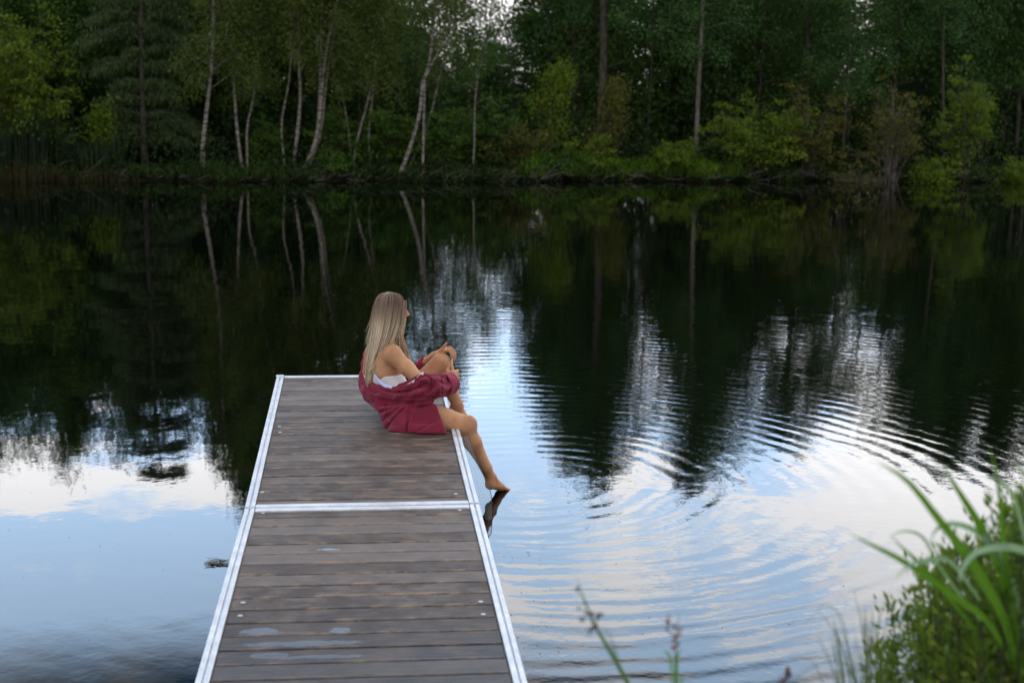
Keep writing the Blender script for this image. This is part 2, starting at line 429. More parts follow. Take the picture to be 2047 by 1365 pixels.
# ------------------------------------------------------------------ signed-distance modelling (one continuous surface per body / garment)
class Vol:
    def __init__(s, lo, hi, h):
        s.lo = np.array(lo, float); s.h = h
        s.n = np.ceil((np.array(hi)-s.lo)/h).astype(int)+1
        s.d = np.full(s.n, 1.0, np.float32)
    def sub(s, lo, hi):
        i0 = np.clip(np.floor((np.array(lo)-s.lo)/s.h).astype(int), 0, s.n-1)
        i1 = np.clip(np.ceil((np.array(hi)-s.lo)/s.h).astype(int)+1, 1, s.n)
        ax = [s.lo[k]+s.h*np.arange(i0[k], i1[k]) for k in range(3)]
        P = np.stack(np.meshgrid(*ax, indexing='ij'), -1).astype(np.float32)
        return tuple(slice(i0[k], i1[k]) for k in range(3)), P
    def blend(s, sl, d, k):
        a = s.d[sl]
        if k <= 0: s.d[sl] = np.minimum(a, d); return
        h_ = np.clip(.5+.5*(a-d)/k, 0, 1)
        s.d[sl] = a*(1-h_)+d*h_ - k*h_*(1-h_)
    def cone(s, a, b_, ra, rb, k=.02, flat=None, wr=None):
        """tapered capsule; flat=(axis, factor) squashes across; wr=(amp, n, twist, phase) gives it folds running lengthwise"""
        a = np.array(a, float); b_ = np.array(b_, float); r_ = max(ra, rb)+k+.03
        sl, P = s.sub(np.minimum(a, b_)-r_, np.maximum(a, b_)+r_)
        if P.size == 0: return
        ba = b_-a; L2 = ba@ba+1e-12
        q = P-a; t_ = np.clip((q@ba)/L2, 0, 1)
        v = q-t_[..., None]*ba
        if flat is not None:
            ax_ = np.array(flat[0], float); ax_ /= np.linalg.norm(ax_)
            c = v@ax_; v = v+ax_*(c*(1/flat[1]-1))[..., None]
        rad = ra+(rb-ra)*t_
        if wr is not None:
            u = np.cross(ba, [0, 0, 1.]); u /= np.linalg.norm(u)+1e-9; w_ = np.cross(ba, u); w_ /= np.linalg.norm(w_)+1e-9
            th = np.arctan2(v@w_, v@u)
            rad = rad + wr[0]*np.sin(wr[1]*th+wr[2]*t_*3+wr[3]+1.5*np.sin(5*t_+wr[3]))
        d = np.linalg.norm(v, axis=-1)-rad
        if flat is not None: d *= min(1., flat[1])**.5
        s.blend(sl, d, k)
    def ell(s, c, F_, r_, k=.02, op='add'):
        """ellipsoid, F_ rows = axes"""
        c = np.array(c, float); r_ = np.array(r_, float); m_ = r_.max()+k+.01
        sl, P = s.sub(c-m_, c+m_)
        q = (P-c)@np.array(F_).T
        k0 = np.linalg.norm(q/r_, axis=-1); k1 = np.linalg.norm(q/(r_*r_), axis=-1)+1e-9
        d = k0*(k0-1)/k1
        if op == 'cut':
            a = s.d[sl]; e = -d; h_ = np.clip(.5-.5*(e-a)/k*-1-.0, 0, 1)
            s.d[sl] = np.maximum(a, e); return
        s.blend(sl, d, k)
    def grid(s):
        ax = [s.lo[k]+s.h*np.arange(s.n[k]) for k in range(3)]
        return np.meshgrid(*ax, indexing='ij', sparse=True)
    def half(s, p, n_, k=0.):
        """keep the side the normal points away from"""
        X, Y, Z = s.grid(); n_ = np.array(n_, float); n_ /= np.linalg.norm(n_)
        e = ((X-p[0])*n_[0]+(Y-p[1])*n_[1]+(Z-p[2])*n_[2]).astype(np.float32)
        s.d = np.maximum(s.d, e)
    def mesh(s, smooth=2):
        d = s.d; h_ = s.h; inside = d < 0
        nx, ny, nz = d.shape
        cnt = np.zeros((nx-1, ny-1, nz-1), np.int8)
        for i in (0, 1):
            for j in (0, 1):
                for k in (0, 1): cnt += inside[i:nx-1+i, j:ny-1+j, k:nz-1+k]
        act = (cnt > 0) & (cnt < 8)
        I, J, K = np.nonzero(act)
        ids = np.full(act.shape, -1, np.int32); ids[I, J, K] = np.arange(len(I))
        acc = np.zeros((len(I), 3)); num = np.zeros(len(I))
        cor = [(i, j, k) for i in (0, 1) for j in (0, 1) for k in (0, 1)]
        for a in range(8):
            for b_ in range(a+1, 8):
                ca, cb = np.array(cor[a]), np.array(cor[b_])
                if abs(ca-cb).sum() != 1: continue
                da = d[I+ca[0], J+ca[1], K+ca[2]]; db = d[I+cb[0], J+cb[1], K+cb[2]]
                x = (da < 0) != (db < 0)
                t_ = np.where(x, da/(da-db+1e-12), 0)
                acc += np.where(x[:, None], ca+(cb-ca)*t_[:, None], 0); num += x
        V = s.lo+h_*(np.stack([I, J, K], -1)+acc/num[:, None])
        Fs = []
        for ax in range(3):
            o1, o2 = [(1, 2), (2, 0), (0, 1)][ax]
            sa = [slice(1, -1)]*3; sa[ax] = slice(0, -1); sb = list(sa); sb[ax] = slice(1, None)
            A = inside[tuple(sa)]; B = inside[tuple(sb)]
            E = np.nonzero(A != B)
            base_ = [E[0]+1, E[1]+1, E[2]+1]; base_[ax] = E[ax]
            flip = A[E]
            def cid(u, v):
                q = [base_[0].copy(), base_[1].copy(), base_[2].copy()]; q[o1] -= u; q[o2] -= v
                q = [np.clip(q[m_], 0, ids.shape[m_]-1) for m_ in range(3)]
                return ids[q[0], q[1], q[2]]
            Q = np.stack([cid(1, 1), cid(0, 1), cid(0, 0), cid(1, 0)], -1)
            Q[~flip] = Q[~flip][:, ::-1]
            Fs.append(Q[(Q >= 0).all(1)])
        Fq = np.concatenate(Fs)
        E = np.concatenate([Fq[:, [0, 1]], Fq[:, [1, 2]], Fq[:, [2, 3]], Fq[:, [3, 0]]])
        for _ in range(smooth):
            S = np.zeros_like(V); n_ = np.zeros(len(V))
            for c in range(3): S[:, c] = np.bincount(E[:, 0], V[E[:, 1], c], len(V))+np.bincount(E[:, 1], V[E[:, 0], c], len(V))
            n_ = np.bincount(E[:, 0], minlength=len(V))+np.bincount(E[:, 1], minlength=len(V))
            V = V*.5+.5*S/np.maximum(n_, 1)[:, None]
        return V, Fq

# ------------------------------------------------------------------ the woman
m_skin, t, b = mat('skin')
oc = t.node('ShaderNodeTexCoord').outputs['Object']
t.put(b.inputs['Base Color'], t.mix(t.M('MULTIPLY', t.mapr(t.noise(oc, 55., 4, .7), .5, .75), .35), t.mix(t.mapr(t.noise(oc, 8., 3), .3, .7), (.40, .185, .095), (.55, .30, .165)), (.34, .13, .075)))
bn = t.node('ShaderNodeBump'); bn.inputs['Distance'].default_value = .0012; bn.inputs['Strength'].default_value = .5; t.l.new(t.noise(oc, 130., 3), bn.inputs['Height']); t.l.new(bn.outputs[0], b.inputs['Normal'])
b.inputs['Roughness'].default_value = .6; b.inputs['Specular IOR Level'].default_value = .28
b.inputs['Subsurface Weight'].default_value = .12; b.inputs['Subsurface Radius'].default_value = (.02, .008, .005); b.inputs['Subsurface Scale'].default_value = .5
m_hair, t, b = mat('hair')
oc = t.node('ShaderNodeTexCoord').outputs['Object']
ox, oy, oz = t.sep(oc)
rnd = t.node('ShaderNodeNewGeometry').outputs['Random Per Island']
tz = t.mapr(t.M('ADD', oz, t.M('MULTIPLY', t.M('SUBTRACT', rnd, .5), .16)), .80, .64)
root_ = t.mix(rnd, (.040, .023, .018), (.29, .20, .145)); tip_ = t.mix(rnd, (.13, .09, .06), (.82, .66, .47))
t.put(b.inputs['Base Color'], t.mix(tz, root_, tip_))
b.inputs['Roughness'].default_value = .5; b.inputs['Specular IOR Level'].default_value = .3
def stripes(name, c0, c1, ps, dirv, contrast):
    m_, t_, b_ = mat(name)
    o_ = t_.node('ShaderNodeTexCoord').outputs['Object']
    # thin woven stripe following the cloth
    nz_ = t_.node('ShaderNodeTexNoise'); nz_.inputs['Scale'].default_value = 5.
    sc_ = t_.V('SCALE', nz_.outputs['Color']); sc_.node.inputs['Scale'].default_value = .02
    ww = t_.V('ADD', o_, sc_)
    ph_ = t_.V('DOT_PRODUCT', ww, dirv)
    s_ = t_.M('SINE', t_.M('MULTIPLY', ph_, 2*PI/ps))
    f = t_.M('MULTIPLY', t_.mapr(s_, .35, .95), contrast)
    n_ = t_.noise(o_, 300., 2)
    base_ = t_.mix(t_.mapr(t_.noise(o_, 9., 3), .3, .7), c0, tuple(c*1.25 for c in c0))
    t_.put(b_.inputs['Base Color'], t_.mix(f, base_, c1))
    b_.inputs['Roughness'].default_value = .85; b_.inputs['Specular IOR Level'].default_value = .15
    b_.inputs['Sheen Weight'].default_value = .25; b_.inputs['Sheen Tint'].default_value = (1, .55, .7, 1)
    bn_ = t_.node('ShaderNodeBump'); bn_.inputs['Distance'].default_value = .0012; bn_.inputs['Strength'].default_value = .7
    t_.l.new(t_.M('ADD', n_, s_), bn_.inputs['Height']); t_.l.new(bn_.outputs[0], b_.inputs['Normal'])
    return m_
m_shirt = stripes('raspberry_striped_cotton', (.150, .010, .030), (.36, .07, .11), .010, (.92, .35, .18), .28)
m_cuff = stripes('raspberry_rolled_cuff', (.20, .016, .042), (.38, .08, .12), .0115, (.1, .1, .99), .5)
m_white = simple('white_cotton', (.78, .77, .80), .8, 0, 20, .04)
m_label = simple('pale_blue_collar_band', (.50, .55, .86), .8)
m_eye = simple('eye_white', (.7, .7, .68), .2); m_iris = simple('iris', (.05, .08, .09), .2)

wom = empty('person', tuple(at(805, 850, 1.9)), 'blonde woman in raspberry shirt sitting on the dock edge with one foot touching the water', 'person')
az_ = R(38); TF = np.array([math.cos(az_), math.sin(az_), 0]); TR = np.array([math.sin(az_), -math.cos(az_), 0]); TU = np.array([0, 0, 1.])
def FR(deg, lean=0.):
    a = R(deg); f = np.array([math.cos(a)*math.cos(lean), math.sin(a)*math.cos(lean), -math.sin(lean)]); r_ = np.array([math.sin(a), -math.cos(a), 0.])
    return np.array([f, r_, np.cross(r_, f)])
A = {k: at(*v) for k, v in dict(
    pel=(814, 817, 1.90), waist=(790, 787, 1.93), chest=(764, 742, 1.98), uch=(764, 708, 1.985),
    rsh=(786, 708, 1.855), lsh=(754, 706, 2.11), neck0=(768, 693, 1.99), neck1=(784, 652, 2.005), head=(783, 618, 2.01),
    rhip=(822, 828, 1.77), lhip=(812, 814, 2.03), rknee=(933, 850, 1.68), rank=(981, 955, 1.70), rheel=(980, 968, 1.68), rball=(1000, 973, 1.80), rtoe=(1012, 979, 1.85),
    lknee=(880, 726, 2.05), lank=(913, 806, 2.06), lheel=(905, 822, 2.07), ltoe=(938, 839, 2.05),
    relb=(848, 770, 1.74), rwr=(905, 764, 1.90), lelb=(828, 742, 2.27), lwr=(868, 711, 2.13)).items()}
def torso(V, g=0.):
    V.ell(A['pel'], FR(24), (.125+g, .172+g, .115+g), .03)
    V.ell(A['waist'], FR(32), (.088+g, .122+g, .12+g), .05)
    V.ell(A['chest'], FR(38, .15), (.10+g, .138+g, .13+g), .05)
    V.ell(A['uch']+TF*-.005, FR(38, .2), (.072+g, .150+g, .085+g), .05)
    for s_ in (1, -1):
        V.ell(A['chest']+TF*.075+TR*.06*s_+TU*.01, FR(38, .2), (.052+g, .058+g, .058+g), .03)
V = Vol((.42, 1.42, -.47), (1.64, 2.48, .95), .0048)
torso(V)
for s_, sh in ((1, 'rsh'), (-1, 'lsh')):
    V.ell(A[sh], FR(38), (.052, .052, .056), .03)
    V.cone(A['neck0']+TU*.0, A[sh]+TU*.018, .042, .036, .03)           # trapezius / collar line
    V.cone(A['uch']-TF*.055+TR*.055*s_+TU*.01, A['chest']-TF*.065+TR*.07*s_, .030, .028, .035)   # shoulder blades
V.cone(A['neck0']-TU*.01, A['neck1'], .050, .045, .03)
# head
HF = FR(17); H = A['head']
hp = lambda f, r_, u: H+HF[0]*f+HF[1]*r_+HF[2]*u
V.ell(hp(-.008, 0, .0), HF, (.094, .074, .098), .02)
V.ell(hp(.034, 0, -.062), HF, (.056, .053, .066), .03)
V.ell(hp(.070, 0, -.113), HF, (.020, .024, .017), .02)
V.ell(hp(.062, 0, .022), HF, (.026, .052, .024), .02)
V.cone(hp(.088, 0, -.002), hp(.112, 0, -.040), .0075, .0115, .012)
V.cone(hp(.098, .011, -.046), hp(.098, -.011, -.046), .007, .007, .008)
V.ell(hp(.088, 0, -.072), HF, (.012, .024, .0065), .008); V.ell(hp(.086, 0, -.083), HF, (.012, .020, .007), .006)
for s_ in (1, -1):
    V.ell(hp(.055, .040*s_, -.045), HF, (.028, .020, .024), .02)
    V.ell(hp(-.012, .073*s_, -.020), HF, (.018, .009, .030), .006)
    V.ell(hp(.095, .031*s_, -.006), HF, (.018, .016, .010), .004, 'cut')
V.cone(A['neck1'], hp(-.015, 0, -.05), .045, .055, .03)
# arms
mid = lambda a, b_, u: A[a]*(1-u)+A[b_]*u
V.cone(A['rsh']-TU*.01, mid('rsh', 'relb', .45), .052, .048, .03); V.cone(mid('rsh', 'relb', .45), A['relb'], .048, .038, .02)
V.cone(A['relb'], mid('relb', 'rwr', .3), .039, .040, .02); V.cone(mid('relb', 'rwr', .3), A['rwr'], .040, .0265, .02)
V.cone(A['lsh']-TU*.01, A['lelb'], .050, .038, .03); V.cone(A['lelb'], A['lwr'], .040, .0265, .02)
# legs
V.ell(A['rhip'], FR(10), (.12, .098, .10), .03); V.ell(A['lhip'], FR(24), (.12, .10, .10), .03)
rt = A['rhip']+np.array([.02, 0, .0])
V.cone(rt, mid('rhip', 'rknee', .6)+TU*.004, .094, .077, .03); V.cone(mid('rhip', 'rknee', .6)+TU*.004, A['rknee'], .077, .060, .02)
V.ell(A['rknee']+np.array([.016, 0, .012]), FR(-5), (.048, .048, .050), .02)
k1 = A['rknee']+np.array([.002, .0, -.02])
cal = A['rknee']*.68+A['rank']*.32+np.array([-.012, 0, 0])
V.cone(k1, cal, .050, .056, .03); V.cone(cal, A['rknee']*.2+A['rank']*.8, .055, .036, .02); V.cone(A['rknee']*.2+A['rank']*.8, A['rank'], .035, .033, .02)
lm = A['lhip']*.45+A['lknee']*.55
V.cone(A['lhip']+np.array([.03, 0, .02]), lm, .098, .084, .03); V.cone(lm, A['lknee'], .084, .062, .02)
V.ell(A['lknee']+np.array([.012, 0, .012]), FR(10), (.052, .052, .052), .02)
lc = A['lknee']*.65+A['lank']*.35+np.array([-.012, 0, 0])
V.cone(A['lknee']+TU*-.02, lc, .050, .054, .03); V.cone(lc, A['lank'], .053, .036, .02)
# feet
def foot(heel, ank, ball, toe, side):
    V.cone(ank, heel, .034, .030, .015); V.cone(ank+(ball-ank)*.1, ball, .032, .024, .02); V.cone(heel, ball, .028, .024, .02)
    d = (toe-ball); s_ = np.cross(d, [0, 0, 1.]); s_ /= np.linalg.norm(s_)
    V.cone(ball-s_*.02, ball+s_*.02, .019, .017, .015)
    for i in range(5):
        o_ = s_*side*(-.030+.015*i); L = [.95, 1.0, .92, .82, .68][i]; r_ = [.012, .0085, .008, .0078, .0075][i]
        V.cone(ball+o_*.8+d*.15, ball+o_+d*L, r_*1.1, r_, .004)
foot(A['rheel'], A['rank'], A['rball'], A['rtoe'], -1)
foot(A['lheel'], A['lank'], A['lheel']*.35+A['ltoe']*.65+TU*.002, A['ltoe'], 1)
# hands
def chain(pts, radii, k=.006):
    for i in range(len(pts)-1): V.cone(pts[i], pts[i+1], radii[i], radii[i+1], k)
# left hand lies over the raised knee, fingers hanging over its front
lk = at(890, 699, 2.09)
V.cone(A['lwr'], lk, .025, .021, .012)
V.cone(at(888, 701, 2.05), at(890, 698, 2.12), .015, .015, .012)
V.cone(A['lwr'], at(888, 701, 2.055), .021, .015, .012)
Yf = [2.035, 2.060, 2.085, 2.110]
fp = [[(889, 701), (897, 700), (903, 710), (904, 720)], [(890, 699), (899, 698), (906, 709), (907.5, 721)],
      [(891, 697), (901, 696.5), (908, 707), (910, 718)], [(891, 696), (900, 694), (908, 701), (911, 710)]]
for Yc_, fl in zip(Yf, fp):
    chain([at(x, y, Yc_-.004*i) for i, (x, y) in enumerate(fl)], [.0095, .009, .0082, .007], .003)
chain([at(876, 706, 2.085), at(883, 698, 2.05), at(889, 691, 2.035), at(892, 686, 2.03)], [.014, .011, .0095, .0078], .006)
# right hand holds the shin just below it, index finger raised to touch the other hand
V.cone(A['rwr'], at(910, 745, 1.935), .025, .022, .012); V.cone(A['rwr'], at(905, 745, 1.915), .022, .019, .012)
chain([at(906, 744, 1.915), at(904, 735, 1.925), at(903, 727, 1.945), at(903, 719, 1.97)], [.0105, .0095, .0088, .0075], .004)
for i, (x0_, y0_) in enumerate([(910, 745), (911.5, 752), (911, 759)]):
    chain([at(x0_, y0_, 1.93), at(x0_+5, y0_-5, 1.965), at(x0_+3, y0_-4, 2.005), at(x0_-5, y0_-2, 2.02)], [.0105, .0095, .0088, .0075], .003)
chain([at(902, 757, 1.90), at(896, 748, 1.905), at(895, 740, 1.92), at(897, 733, 1.935)], [.014, .0115, .010, .0085], .006)
v_, f_ = V.mesh(2)
body = mesh_np('body', v_, f_, m_skin, wom, True)
for s_ in (1, -1):
    sph = Vol(hp(.076, .031*s_, -.006)-.02, hp(.076, .031*s_, -.006)+.02, .002)
    sph.ell(hp(.076, .031*s_, -.006), HF, (.012, .012, .012), 0); ve, fe = sph.mesh(0)
    eo = mesh_np('eye', ve, fe, m_eye, wom, True)
    sph = Vol(hp(.083, .031*s_, -.006)-.012, hp(.083, .031*s_, -.006)+.012, .0015)
    sph.ell(hp(.083, .031*s_, -.006), HF, (.0058, .0055, .0055), 0); ve, fe = sph.mesh(0)
    io = mesh_np('iris', ve, fe, m_iris, None, True); io.parent = eo; io.location = -Vector(wom.location)
# top
V = Vol((.45, 1.5, .1), (1.2, 2.4, .6), .005)
torso(V, .0075)
zt = at(775, 750, 1.9)[2]; V.half(at(775, 750, 1.9), (-.04, .05, 1)); V.half((0, 0, zt-.20), (0, 0, -1))
v_, f_ = V.mesh(1)
mesh_np('crop_top', v_, f_, m_white, wom, True)
strap = []
for s_ in (.085, -.085):
    P = [A['chest']-TF*.096+TR*s_+TU*.02, A['uch']-TF*.078+TR*s_+TU*.02, A['uch']-TF*.02+TR*s_*1.05+TU*.078, A['uch']+TF*.06+TR*s_+TU*.03, A['chest']+TF*.11+TR*s_+TU*.03]
# shirt: slipped off both shoulders, hanging round the waist, rolled cuffs at the forearms
V = Vol((.42, 1.38, .02), (1.34, 2.48, .58), .0048)
V.ell(A['pel']+TU*.022+np.array([-.002, -.01, 0]), FR(24), (.150, .195, .108), .03)
V.ell(A['waist']+np.array([-.01, 0, -.01]), FR(34), (.118, .158, .10), .04)
V.cone(at(818, 832, 1.76), at(880, 840, 1.70), .128, .098, .03, None, (.004, 5, 1, 0))
# hem spread on the boards
for (p, q, ra, rb) in (((795, 858, 1.66), (880, 861, 1.60), .055, .050), ((812, 866, 1.62), (886, 869, 1.575), .038, .034), ((797, 848, 1.76), (808, 862, 1.65), .06, .050)):
    V.cone(at(*p), at(*q), ra, rb, .04, None, (.004, 4, 2, 1))
# drape across the back and round to the right forearm
D1 = [(735, 742, 2.10), (734, 765, 2.03), (745, 783, 1.93), (770, 794, 1.83), (808, 796, 1.755), (842, 789, 1.70), (870, 778, 1.72), (893, 769, 1.82)]
rr_ = [.040, .052, .060, .062, .058, .060, .058, .056]
D1 = [at(*q) for q in D1]
for i in range(len(D1)-1): V.cone(D1[i], D1[i+1], rr_[i], rr_[i+1], .022, None, (.0095, 6, .5, 1.+i*.25))
D2 = [(742, 764, 1.98), (765, 781, 1.88), (795, 784, 1.79), (822, 773, 1.74), (848, 763, 1.70), (868, 764, 1.74), (890, 766, 1.83)]
D2 = [at(*q) for q in D2]
r2 = [.026, .030, .034, .042, .048, .050, .048]
for i in range(len(D2)-1): V.cone(D2[i], D2[i+1], r2[i], r2[i+1], .010, None, (.0085, 5, .5, .5+i*.3))
V.cone(A['relb']+TU*-.01, A['rwr']*.7+A['relb']*.3, .064, .054, .02, None, (.009, 6, .5, 1))
V.cone(at(750, 780, 1.96), at(789, 829, 1.80), .062, .094, .05, None, (.006, 6, .8, 2.))
V.cone(at(739, 714, 2.08), at(735, 750, 2.04), .046, .048, .02, None, (.004, 7, .8, 2.))
V.cone(at(836, 741, 2.25), at(850, 727, 2.20), .052, .046, .02, None, (.004, 7, .8, 2.))
V.cone(at(735, 738, 2.15), at(800, 760, 2.30), .04, .06, .03); V.cone(at(800, 760, 2.30), at(836, 741, 2.25), .06, .055, .03)
# folds: shallow ripples running down the skirt and round the back
X, Y_, Z = V.grid()
fz = (Z-at(790, 800, 1.8)[2])
fold = (.0065*np.sin(30*(X*1.0+fz*(.9+1.6*X))+2.5*np.sin(6*Z+X*4))*sstep(.30, .16, Z)*sstep(.98, .80, X)
        + .0030*np.sin(55*(X-.35*Z)+3*np.sin(11*Z))*sstep(.22, .10, Z)
        + .0045*np.sin(80*(Z+.30*X)+3*np.sin(7*X+5*Y_))*sstep(.15, .24, Z))
V.d = V.d+fold.astype(np.float32)
# the open pleat line of the button placket down the right side
pa, pb_ = at(822, 800, 1.66), at(811, 868, 1.60)
V.d = V.d + (.010*np.exp(-((X-(pa[0]+(Z-pa[2])/(pb_[2]-pa[2])*(pb_[0]-pa[0])))/.007)**2)*sstep(1.86, 1.70, Y_)*sstep(.27, .2, Z)).astype(np.float32)
def surf(px, py, y0=1.3, y1=2.35):
    ys = np.arange(y0, y1, .004); P_ = np.array([at(px, py, y) for y in ys]); g = np.round((P_-V.lo)/V.h).astype(int)
    ok = ((g >= 0) & (g < V.n)).all(1); dd = np.full(len(ys), 1.); gi = g[ok]; dd[ok] = V.d[gi[:, 0], gi[:, 1], gi[:, 2]]
    hit = np.nonzero(dd < .0)[0]
    return P_[hit[0]] if len(hit) else None
def crease(pts, r_, depth, add=False):
    z_ = [(700+x/7.58, 720+y/7.58) for x, y in pts]; z_ = spline(np.array([(x, y, 0) for x, y in z_], float), len(z_)*4)
    S_ = [surf(x, y) for x, y, _ in z_]; S_ = [q for q in S_ if q is not None]
    m_ = len(S_)
    for i in range(m_-1):
        if np.linalg.norm(S_[i+1]-S_[i]) > .08: continue
        f0_, f1_ = [max(.25, math.sin(PI*min(1, max(0, (j+.5)/m_)))**.5) for j in (i, i+1)]
        a, b_ = S_[i], S_[i+1]; v_ = CAM-a; v_ /= np.linalg.norm(v_)
        if add:
            V.cone(a-v_*(r_-depth*f0_), b_-v_*(r_-depth*f1_), r_, r_, .010)
        else:
            off = v_*(r_-depth)
            a2, b2 = a+off, b_+off; m0 = max(r_, r_)+.03
            sl, P_ = V.sub(np.minimum(a2, b2)-m0, np.maximum(a2, b2)+m0)
            ba = b2-a2; q = P_-a2; t_ = np.clip((q@ba)/(ba@ba+1e-12), 0, 1)
            dd = np.linalg.norm(q-t_[..., None]*ba, axis=-1)-r_*(f0_+(f1_-f0_)*t_)
            a_ = V.d[sl]; e_ = -dd; k_ = .006; h_ = np.clip(.5+.5*(e_-a_)/k_, 0, 1)
            V.d[sl] = (a_*(1-h_)+e_*h_+k_*h_*(1-h_)).astype(np.float32)
for pts, r_, dp in (([(360, 395), (470, 475), (640, 530), (850, 535), (1050, 500), (1180, 430)], .013, .009), ([(520, 440), (700, 445), (900, 400), (1040, 330)], .010, .007), ([(300, 520), (450, 600), (700, 640), (900, 640)], .012, .006),
                    ([(1230, 270), (1290, 330), (1300, 430), (1230, 500)], .012, .007), ([(200, 330), (230, 450), (330, 560)], .012, .006), ([(430, 740), (560, 720), (700, 670)], .010, .006), ([(470, 850), (600, 770), (780, 690)], .010, .006),
                    ([(500, 1000), (640, 900), (760, 760), (830, 690)], .010, .005), ([(905, 1090), (900, 960), (950, 810), (1010, 680)], .010, .006), ([(1330, 300), (1360, 400), (1350, 520)], .012, .007)):
    crease(pts, r_, dp, True)
for pts, r_, dp in (([(200, 480), (330, 560), (500, 610), (700, 640), (900, 650), (1120, 640), (1290, 590)], .015, .013), ([(330, 340), (450, 430), (600, 485), (800, 485), (1000, 430), (1150, 350)], .010, .009), ([(600, 415), (800, 425), (950, 375), (1080, 290)], .008, .007),
                    ([(700, 580), (950, 575), (1150, 500), (1260, 400), (1280, 300)], .010, .009), ([(400, 690), (600, 680), (760, 660)], .009, .007), ([(440, 790), (600, 745), (780, 670)], .009, .007),
                    ([(480, 930), (600, 820), (800, 680)], .010, .008), ([(565, 1010), (700, 840), (870, 680)], .009, .006), ([(868, 1150), (860, 1000), (905, 850), (975, 680)], .009, .008), ([(985, 1090), (1130, 1010), (1250, 930)], .008, .005),
                    ([(1385, 590), (1395, 420), (1375, 290)], .010, .010), ([(1180, 250), (1230, 330), (1180, 430)], .008, .007)):
    crease(pts, r_, dp)
# cut: deck plane below, hem edge towards the knee, neckline above
zd = 1.65*SLOPE+.003
V.half((0, 1.65, zd), (0, SLOPE, -1))
h0, h1 = at(868, 800, 1.68), at(898, 877, 1.56)
X, Y_, Z = V.grid()
hem = ((X-h0[0])-(Z-h0[2])/(h1[2]-h0[2])*(h1[0]-h0[0]))*.85
belowdrape = sstep(.235, .20, Z)*1.0
hem = np.where(Z < at(868, 796, 1.7)[2]-.004, hem, -1.).astype(np.float32)
V.d = np.maximum(V.d, np.broadcast_to(hem, V.d.shape))
# open inside of the sleeve end and neckline: hollow 
W2 = Vol((.42, 1.38, .02), (1.34, 2.48, .58), .0048); 
v_, f_ = V.mesh(2)
shirt = mesh_np('shirt', v_, f_, m_shirt, wom, True)
# rolled cuffs (thick turned-back bands)
def band_(a, b_, ra, rb, m_, name='cuff', wr=None, th=.012):
    U_ = Vol(np.minimum(a, b_)-ra*1.6, np.maximum(a, b_)+ra*1.6, .0035)
    U_.cone(a, b_, ra, rb, 0, None, wr); n_ = (b_-a)/np.linalg.norm(b_-a)
    U_.half(b_, n_); U_.half(a, -n_)
    ins = Vol(U_.lo, U_.lo+U_.h*(U_.n-1), .0035); ins.n = U_.n; ins.d = np.full(U_.n, 1., np.float32)
    ins.cone(a+n_*th*1.5, b_+n_*.05, ra-th, rb-th, 0, None, wr)
    U_.d = np.maximum(U_.d, -ins.d); vv, ff = U_.mesh(2)
    return mesh_np(name, vv, ff, m_, shirt_parent, True)
shirt_parent = wom
band_(at(885, 770, 1.80), at(902, 766, 1.865), .077, .072, m_cuff, 'cuff', (.0025, 4, 1, 0))
band_(at(843, 734, 2.225), at(853, 724, 2.19), .052, .050, m_cuff, 'cuff')
# white piping along the slipped neckline with two buttons, and the pale collar band
P = spline([at(798, 775, 1.755), at(815, 768, 1.72), at(830, 758, 1.695), at(841, 747, 1.685), at(846, 744, 1.70)], 16)
mesh_np('piping', *tube(P, .0028, 6), m_white, wom, True)
for q in ((844.5, 747.5, 1.672), (826, 763, 1.688)):
    U_ = Vol(at(*q)-.012, at(*q)+.012, .0016); U_.ell(at(*q), np.eye(3), (.0078, .004, .0078), 0); mesh_np('button', *U_.mesh(1), m_white, wom, True)
P = spline([at(748, 748, 1.865), at(757, 760, 1.845), at(768, 769, 1.815), at(783, 775, 1.775)], 14)
n_ = np.array([.25, -.9, .35]); side = np.cross(np.gradient(P, axis=0), n_); side /= np.linalg.norm(side, axis=1)[:, None]
wd = np.linspace(.006, .014, 14)[:, None]
Vv = np.concatenate([P+side*wd, P-side*wd, P+side*wd+n_*-.004, P-side*wd+n_*-.004])
Fv = [[i, i+1, 14+i+1, 14+i] for i in range(13)]+[[28+i, 42+i, 42+i+1, 28+i+1] for i in range(13)]+[[i, 28+i, 28+i+1, i+1] for i in range(13)]+[[14+i, 14+i+1, 42+i+1, 42+i] for i in range(13)]
mesh_np('collar_band', Vv, Fv, m_label, wom)

# hair: combed mass plus a few hundred separate locks
GL = spline([(772, 585), (755, 592), (746, 611), (742, 640), (738, 680), (733, 718), (731, 748), (734, 772)], 60)[:, :2] if False else None
def guide(pts, n_):
    P_ = spline(np.array([(x, y, 0) for x, y in pts], float), n_); return P_[:, :2]
NL = 56
GLm = guide([(776, 584), (757, 590), (746, 610), (743, 640), (738, 680), (733, 718), (730, 748), (732, 778)], NL)
GRm = guide([(779, 584), (801, 590), (809, 607), (803, 640), (791, 674), (773, 710), (759, 738), (749, 772)], NL)
Yc = spline(np.array([(2.01, .015, 0), (2.01, .10, 0), (2.005, .108, 0), (1.99, .10, 0), (1.965, .085, 0), (1.945, .060, 0), (1.93, .045, 0), (1.92, .025, 0)]), NL)
def hair_pt(i, u, lay):
    """i ring, u 0..1 left-right, lay -1 near .. 1 far"""
    x = GLm[i, 0]*(1-u)+GRm[i, 0]*u; y = GLm[i, 1]*(1-u)+GRm[i, 1]*u
    return at(x, y, Yc[i, 0]+lay*Yc[i, 1]*math.sqrt(max(0., 1-(2*u-1)**2)))
ring_n = 28; Vh = []
